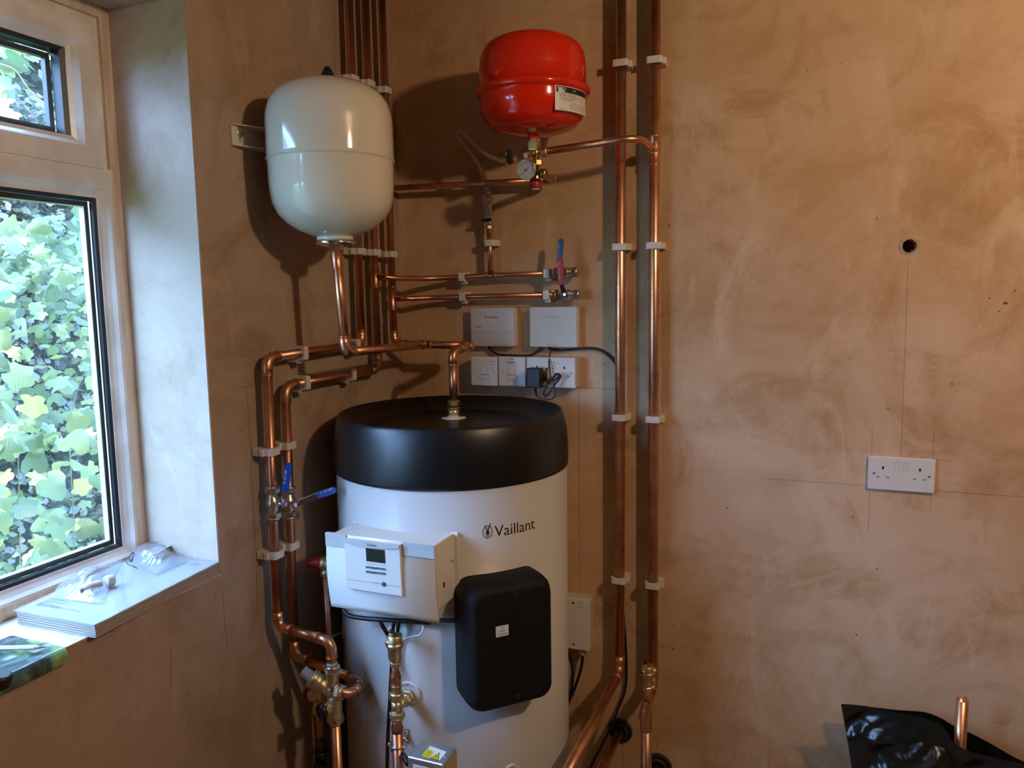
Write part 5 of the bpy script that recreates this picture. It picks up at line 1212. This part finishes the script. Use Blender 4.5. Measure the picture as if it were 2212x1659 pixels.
# bag 1: with handwriting, folded papers inside
b1 = [AZ(335, 1243, zb2), AZ(405, 1213, zb2), AZ(340, 1172, zb2), AZ(255, 1190, zb2)]
pillow(b1, zb2, lambda u, v_: .020*max(0, math.sin(PI*u))**.6, 'plastic_bag', 'film', 'clear plastic bag of folded papers with black pen marks, nearest the reveal', 'plastic bag', 2.0)
cp = sum(b1, V((0, 0, 0)))/4; d1 = (b1[1]-b1[0]).normalized(); d2 = (b1[3]-b1[0]).normalized()
fp_ = thing('folded_papers', cp, 'folded white leaflets inside the clear bag with pen marks', 'papers')
for k in range(7):
    jj = random.uniform(-.004, .004); cc = cp+d1*(.006+jj)-d2*.004+V((0, 0, .002+k*.0024)); h = .026-.001*k
    pts_ = []
    for i in range(13):
        u = -1+2*i/12; pts_.append((u*.036, .0022*math.sin(u*2.4+k)+.001*u*u))
    ring0 = [cc+d1*x-d2*h+V((0, 0, y)) for x, y in pts_]; ring1 = [cc+d1*x+d2*h+V((0, 0, y)) for x, y in pts_]
    vs = ring0+ring1+[p-V((0, 0, .0010)) for p in ring0+ring1]; fs = []
    for i in range(12):
        fs += [(i, i+1, 13+i+1, 13+i), (26+i, 39+i, 39+i+1, 26+i+1), (i, 26+i, 26+i+1, i+1), (13+i, 13+i+1, 39+i+1, 39+i)]
    fs += [(0, 13, 39, 26), (12, 38, 51, 25)]
    MB().add(vs, fs, False).build('leaflet', 'paper', fp_)
# pen marks on the bag
mb = MB()
def pen(pts2):
    P_ = [AZ(px, py, ztop+.022) for px, py in pts2]; mb.tube(smooth_path(P_, 5), .0009, 6)
pen([(279, 1204), (285, 1196), (289, 1194), (286, 1208)]); pen([(273, 1206), (273, 1214), (279, 1221), (288, 1222), (294, 1226)]); pen([(279, 1207), (281, 1214), (284, 1208), (285, 1214), (287, 1207)])
pen([(287, 1225), (290, 1226)]); pen([(294, 1227), (296, 1228)])
mb.build('pen_marks', 'ink', bpy.data.objects['plastic_bag'])
# bag 2: zip bag with white plastic fitting
b2 = [AZ(122, 1270, zb2), AZ(238, 1272, zb2), AZ(262, 1205, zb2), AZ(152, 1222, zb2)]
b2 = [AZ(112, 1292, zb2), AZ(222, 1306, zb2), AZ(266, 1205, zb2), AZ(150, 1222, zb2)]
zbg = pillow(b2, zb2, lambda u, v_: .027*math.exp(-((u-.60)**2+(v_-.36)**2)*10), 'plastic_bag', 'film', 'clear zip bag with green blue seal line holding a white plastic fitting', 'plastic bag', 5.0)
sA2, sB2 = AZ(155, 1231, zb2+.003), AZ(256, 1207, zb2+.003); dd = (sB2-sA2).normalized(); s2 = V((-dd.y, dd.x, 0))*.0013
MB().tube([sA2+V((0, 0, .003)), (sA2+sB2)/2+V((0, 0, .004)), sB2+V((0, 0, .003))], .0011, 8).build('zip_seal', plain('teal zip', (.02, .33, .33), .4), zbg)
fc = AZ(195, 1270, zb2+.010); dv = (AZ(235, 1258, zb2)-AZ(165, 1280, zb2)).normalized()
ft = thing('plastic_fitting', fc, 'white plastic fitting with round cap inside the zip bag', 'fitting')
mb = MB().lathe(fc-dv*.022+V((0, 0, .002)), dv, [(.007, 0), (.007, .010), (.0095, .011), (.0095, .026), (.0075, .028), (.0085, .038), (.006, .044)], 20); mb.build('fitting_body', 'white2', ft)
MB().lathe(fc+dv*.030+V((0, 0, .002)), dv, [(.0115, 0), (.0120, .004), (.0110, .014), (.009, .016)], 24).build('fitting_cap', 'white2', ft)
# card behind the stack
q = [AZ(0, 1346, SZ+.001), AZ(33, 1320, SZ+.001), AZ(33, 1308, SZ+.001), AZ(0, 1328, SZ+.001)]
q = [V((p.x, p.y, SZ)) for p in q]
tag(MB().rings([[p+V((0, 0, h)) for p in q] for h in (.0004, .0026)], True, True, False).build('card', 'card', None, q[0]), 'pale card lying on the sill behind the booklet stack', 'card')
# foil pouch with torn edge, hanging over the sill edge, and a pencil on it
pc_ = [AZ(-60, 1460, SZ+.004), AZ(136, 1398, SZ+.004), AZ(20, 1373, SZ+.004), AZ(-90, 1392, SZ+.004)]
zp = SZ+.001
fo = thing('foil_pouch', V((-.02, -1.25, zp)), 'torn green and black foil pouch drooping over the sill edge', 'pouch')
pA_, pB_ = AZ(25, 1374, zp), AZ(139, 1399, zp)       # torn edge, back to front
vs = []; nI, nJ = 40, 44
ds = (AZ(-80, 1395, zp)-AZ(25, 1374, zp)).normalized()
Ld = .34
xe = .002
for i in range(nI+1):
    u = i/nI
    for j in range(nJ+1):
        v_ = j/nJ; b_ = pA_*(1-v_)+pB_*v_; jag = (.0016 if (j % 2) else 0) if i == 0 else 0
        p = b_+V((0, -1, 0))*(Ld*u+jag)+V((0, 0, .0012+.004*abs(noise.noise((u*9, v_*5, 3)))*min(1, 1.2-abs(v_-.5))))
        vs.append(p)
tot = nJ+1; extra = 10
full = []
for i in range(nI+1):
    row = vs[i*tot:(i+1)*tot]; last = row[-1]
    for k in range(1, extra+1):
        a = k/extra; ang = a*R(75); row.append(V((last.x+.014*math.sin(ang)+.002*a, last.y-.004*a, last.z-.016*(1-math.cos(ang))*1.2-.006*a+.0015*noise.noise((i*.3, k*.4, 5)))))
    full.append(row)
mm = len(full[0]); mb = MB(); fl2 = [p for r_ in full for p in r_]; k0 = len(fl2)
fs = []
for i in range(nI):
    for j in range(mm-1):
        q4 = (i*mm+j, (i+1)*mm+j, (i+1)*mm+j+1, i*mm+j+1); fs.append(q4[::-1]); fs.append(tuple(x+k0 for x in q4))
mb.add(fl2+[p-V((0, 0, .0006)) for p in fl2], fs, True); mb.build('pouch_film', 'pouch', fo)
# seam of black border over the fold
pn0, pn1 = AZ(-40, 1401, zp+.010), AZ(98, 1398, zp+.010); dpn = (pn1-pn0).normalized()
pen_ = thing('pencil', pn0, 'pale wooden carpenter pencil lying on the foil pouch', 'pencil')
Lp = (pn1-pn0).length
MB().lathe(pn0, dpn, [(.0038, 0), (.0040, .001), (.0040, Lp-.018)], 6, hexa=True).build('pencil_body', 'card', pen_)
MB().lathe(pn0+dpn*(Lp-.018), dpn, [(.0038, 0), (.0012, .015)], 12).build('sharpened_wood', 'timber', pen_)
MB().lathe(pn0+dpn*(Lp-.003), dpn, [(.0012, 0), (.0003, .006)], 8).build('pencil_lead', 'ink', pen_)
bc = AZ(-6, 1465, zp+.02)
tag(MB().lathe(V((bc.x, bc.y, zp+.006)), V((.35, .1, 1)), [(.012, 0), (.016, .004), (.016, .020), (.012, .024)], 24).build('black_cap', 'black', None, bc), 'black round cap at the left picture edge on the foil pouch', 'cap')

# ------------------------------------------------------------------ bin bag and upright pipe, lower right
yg = -.13
bo = thing('bin_bag', AY(1990, 1640, yg), 'shiny crumpled black polythene bag low on the right wall', 'bag')
topf = [(1817, 1523), (1840, 1524), (1880, 1528), (1940, 1540), (1995, 1552), (2035, 1569), (2064, 1608), (2110, 1628), (2160, 1640), (2212, 1652), (2260, 1664)]
topb = [(1817, 1521), (1850, 1523), (1890, 1528), (1940, 1534), (1995, 1538), (2030, 1550), (2060, 1568), (2105, 1588), (2150, 1612), (2200, 1640), (2260, 1664)]
def bagsheet(top, y0, amp, seed, bulge):
    vs = []; fs = []; n = (len(top)-1)*12; m = 80; tp = smooth_path([AY(px, py, y0) for px, py in top], 12)
    left = [AY(1817, 1523, y0), AY(1832, 1594, y0), AY(1855, 1659, y0), AY(1862, 1700, y0)]
    for i, p in enumerate(tp):
        u = i/(len(tp)-1)
        for j in range(m+1):
            v_ = j/m; dz = -.42*v_*(1-.0*u); xo = (.055*v_*1.4)*(1-u) if True else 0
            w1 = noise.noise((p.x*9+v_*2, v_*7, seed)); w2 = noise.noise((p.x*26-v_*5, v_*19+p.x*12, seed+4)); w3 = abs(noise.noise((p.x*16+v_*8, v_*4-p.x*5, seed+8)))
            w4 = abs(noise.noise((p.x*34-v_*14, v_*10+p.x*22, seed+2)))
            yy = -bulge*math.sin(PI*min(1, v_*1.1))*math.sin(PI*min(1, u*1.3+.02))-amp*(w1*.9+w2*.2-w3*1.5-w4*.35)*min(1, v_*7+.10)
            vs.append(V((p.x+xo, p.y+yy, p.z+dz)))
    for i in range(len(tp)-1):
        for j in range(m): fs.append((i*(m+1)+j, i*(m+1)+j+1, (i+1)*(m+1)+j+1, (i+1)*(m+1)+j))
    return MB().add(vs, fs, True)
bagsheet(topf, -.15, .022, 1.0, .035).build('front_film', 'bag', bo)
bagsheet(topb, -.075, .010, 7.0, -.01).build('back_film', 'bag', bo)
p = AY(2079, 1512, -.11)
up_ = thing('copper_pipe', p, 'open ended copper pipe standing up out of the black bag', 'pipe')
mb = MB().lathe((p.x, -.11, .05), Z_, [(r28-.001, 0), (r28-.001, p.z-.05), (r28-.0022, p.z-.0498), (r28-.0024, p.z-.09)], 28, True, False); mb.build('pipe', 'copper', up_)

# ------------------------------------------------------------------ outdoors
struct(MB().box((-30, -30, -.6), (XO-.01, 30, -.5)).build('ground', 'grass'))
def leaf_mesh(name, mat, s=.045, lobes=5, fold=.25, seed=0):
    rnd = random.Random(seed); n = 22; vs = [V((0, 0, 0))]; fs = []
    for i in range(n):
        a = -PI/2+2*PI*(i+.5)/n; r_ = 1.0+.16*math.cos(lobes*(a-PI/2))+.07*math.cos(11*a+seed)
        if i in (0, n-1): r_ *= .62
        x, y = r_*math.cos(a)*.95, r_*math.sin(a)*1.08+.15
        vs.append(V((x*s, y*s, -fold*s*abs(x)**1.3*.9-.20*s*max(0, y)**2+.06*s*math.sin(3*a+seed))))
    for i in range(n): fs.append((0, 1+i, 1+(i+1) % n))
    me = bpy.data.meshes.new(name); me.from_pydata([tuple(p) for p in vs], [], fs); me.polygons.foreach_set('use_smooth', [True]*len(fs)); me.materials.append(M[mat]); me.update(); return me
lm = [leaf_mesh('leaf', 'leaf', .050, 5, .25, 1), leaf_mesh('leaf', 'leaf', .058, 3, .4, 2), leaf_mesh('leaf', 'leaf', .042, 5, .1, 3)]; ly = [leaf_mesh('leaf', 'leaf_yellow', .048, 5, .2, 4)]
rnd = random.Random(11)
vine = thing('climbing_vine', (-1.25, .1, -.5), 'bright green large leaved climbing plant close outside the window', 'vine')
def put_leaf(parent, p, nrm, sc, me, roll=None):
    o = bpy.data.objects.new('leaf', me); COL.objects.link(o); o.parent = parent
    q = V(nrm).to_track_quat('Z', 'Y'); o.rotation_mode = 'QUATERNION'
    from mathutils import Quaternion
    o.rotation_quaternion = q @ Quaternion((0, 0, 1), roll if roll is not None else rnd.uniform(0, 6.28)); o.scale = (sc, sc, sc)
    o.location = V(p)-world_loc(parent); return o
# dense upper mass and sparser lower stems, spread over real depth along the house wall
cnt = 0
while cnt < 292:
    x = rnd.uniform(-1.75, -.85)
    px = rnd.uniform(-40, 262); py = 470+abs(rnd.gauss(0, 1))*260 if rnd.random() < .72 else rnd.uniform(700, 1240)
    if py > 1260: continue
    if py < 560 and px > 110: continue
    p = AX(px, py, x)
    yl = rnd.random()
    me = ly[0] if yl > .90 else rnd.choice(lm)
    nrm = V((rnd.gauss(.60, .40), rnd.gauss(-.50, .45), rnd.gauss(.70, .35)))
    if nrm.length < .1: continue
    put_leaf(vine, p, nrm, rnd.uniform(.50, .95)*(.62 if py < 800 else .86), me); cnt += 1
# the rest of the foliage as one mass
def leaf_cloud(name, mat, parent, pts, s0, s1, seed, bias=(.3, -.3, .8), loc=None):
    rn = np.random.RandomState(seed); n = len(pts); c = np.array(pts)
    nr = rn.normal(size=(n, 3))*.6+np.array(bias); nr /= np.linalg.norm(nr, axis=1)[:, None]
    t = np.cross(nr, rn.normal(size=(n, 3))); t /= np.linalg.norm(t, axis=1)[:, None]; b = np.cross(nr, t); s = rn.uniform(s0, s1, n)[:, None]
    out = [(-.15, -.9), (.55, -.45), (.75, .15), (.35, .55), (0, 1.05), (-.35, .55), (-.75, .15), (-.6, -.5)]
    vs = np.stack([c+t*s*x+b*s*y-nr*s*.3*abs(x) for x, y in out], 1).reshape(-1, 3)
    org = np.array(world_loc(parent)) if parent is not None else np.array(loc)
    me = bpy.data.meshes.new(name); k = len(out); me.vertices.add(n*k); me.vertices.foreach_set('co', (vs-org).ravel())
    me.loops.add(n*k); me.loops.foreach_set('vertex_index', np.arange(n*k)); me.polygons.add(n); me.polygons.foreach_set('loop_start', np.arange(n)*k); me.polygons.foreach_set('loop_total', np.full(n, k))
    me.update(); me.validate(); me.materials.append(M[mat]); o = bpy.data.objects.new(name, me); COL.objects.link(o)
    if parent is not None: o.parent = parent
    else: o.location = V(loc)
    return o
rn = np.random.RandomState(3)
pts = []
while len(pts) < 3000:
    x = rn.uniform(-2.7, -1.5); y = rn.uniform(-.75, 1.9); top = 1.86-.10*((x+1.8)**2)+.14*noise.noise((x*2, y*2.2, 1))
    z = rn.uniform(.2, top) if rn.rand() < .08 else top-abs(rn.normal(0, .20))
    pts.append((x, y, z))
o = leaf_cloud('foliage', 'leaf', vine, pts, .022, .042, 5); o['kind'] = 'stuff'
mb = MB()
for k in range(20):
    y = rnd.uniform(-.9, 1.2); x = rnd.uniform(-1.8, -.95); P_ = [V((x-.2, y-.3, -.45)), V((x, y-.1, .4)), V((x+rnd.uniform(-.1, .15), y+rnd.uniform(-.15, .15), 1.1)), V((x+.2+rnd.uniform(-.2, .1), y+rnd.uniform(-.3, .3), 1.6+rnd.uniform(-.4, .1)))]
    mb.tube(smooth_path(P_, 5), .0032, 6, rf=lambda t: 1-.6*t)
mb.build('stem', 'leaf', vine)['kind'] = 'stuff'
# hedge behind; its stretch out of view is added to shut out low sky
hedge = thing('tall_hedge', (-4.2, .5, -.5), 'dark green hedge filling the view behind the vine', 'hedge')
pts = []
while len(pts) < 76000:
    y = rn.uniform(-6.0, 6.5); z = rn.uniform(-.4, 3.0); x = -3.9-rn.rand()**2*1.3-.25*noise.noise((y*1.4, z*1.4, 2))
    pts.append((x, y, z))
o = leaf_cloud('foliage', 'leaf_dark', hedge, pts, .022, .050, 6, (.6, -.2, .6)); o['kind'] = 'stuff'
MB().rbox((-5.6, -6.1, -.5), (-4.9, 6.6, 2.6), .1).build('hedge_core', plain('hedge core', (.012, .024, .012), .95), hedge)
# tree above with hanging leaves, sky shining between
tree = thing('tree', (-6.5, 3.6, -.5), 'tall dark tree with sky gleaming through seen in the upper pane', 'tree')
pts = []
while len(pts) < 30000:
    v = rn.normal(size=3)*np.array([1.1, 1.8, 1.2])+np.array([-6.9, 4.4, 4.6])
    if v[2] < 2.0 or v[0] > -5.7 or v[1] < 1.2: continue
    pts.append(tuple(v))
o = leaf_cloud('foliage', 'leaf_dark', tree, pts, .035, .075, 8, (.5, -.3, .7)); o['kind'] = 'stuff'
mb = MB().tube(smooth_path([(-6.5, 3.6, -.5), (-6.6, 3.7, 1.5), (-6.7, 4.0, 3.2), (-6.9, 4.4, 5)], 6), .14, 12, rf=lambda t: 1-.55*t)
for k in range(14):
    z = rnd.uniform(2.0, 4.4); a = V((-6.7, 3.8+.1*z, z)); mb.tube(smooth_path([a, a+V((rnd.uniform(-.2, .8), rnd.uniform(-1, 1), .4)), a+V((rnd.uniform(-.3, 1.2), rnd.uniform(-1.8, 1.8), 1.0))], 4), .030, 7, rf=lambda t: 1-.8*t)
mb.build('trunk', 'bark', tree)
tw = thing('overhanging_branch', (-1.3, .1, 2.3), 'thin leafy branch hanging across the upper window pane', 'branch')
mb = MB(); P_ = [AX(-70, 90, -1.3), AX(-20, 130, -1.3), AX(30, 150, -1.3), AX(60, 190, -1.3), AX(95, 225, -1.3), AX(125, 250, -1.3)]
mb.tube(smooth_path(P_, 6), .0035, 6, rf=lambda t: 1-.6*t)
P2 = [AX(-20, 130, -1.3), AX(10, 170, -1.25), AX(-5, 215, -1.2)]; mb.tube(smooth_path(P2, 6), .0028, 6); mb.build('twig', 'leaf_yellow', tw)
for px, py in ((8, 105), (40, 112), (62, 118), (18, 130), (25, 150), (48, 128), (98, 122), (88, 222), (112, 246), (10, 196), (-4, 180), (5, 215), (70, 108), (32, 98), (-10, 95), (118, 262), (14, 250)):
    put_leaf(tw, AX(px, py, -1.3+rnd.uniform(-.08, .08)), V((rnd.gauss(.5, .3), rnd.gauss(-.4, .3), rnd.gauss(.6, .3))), rnd.uniform(.5, .8), rnd.choice(lm+ly))
print('clips', CLIPN[0])
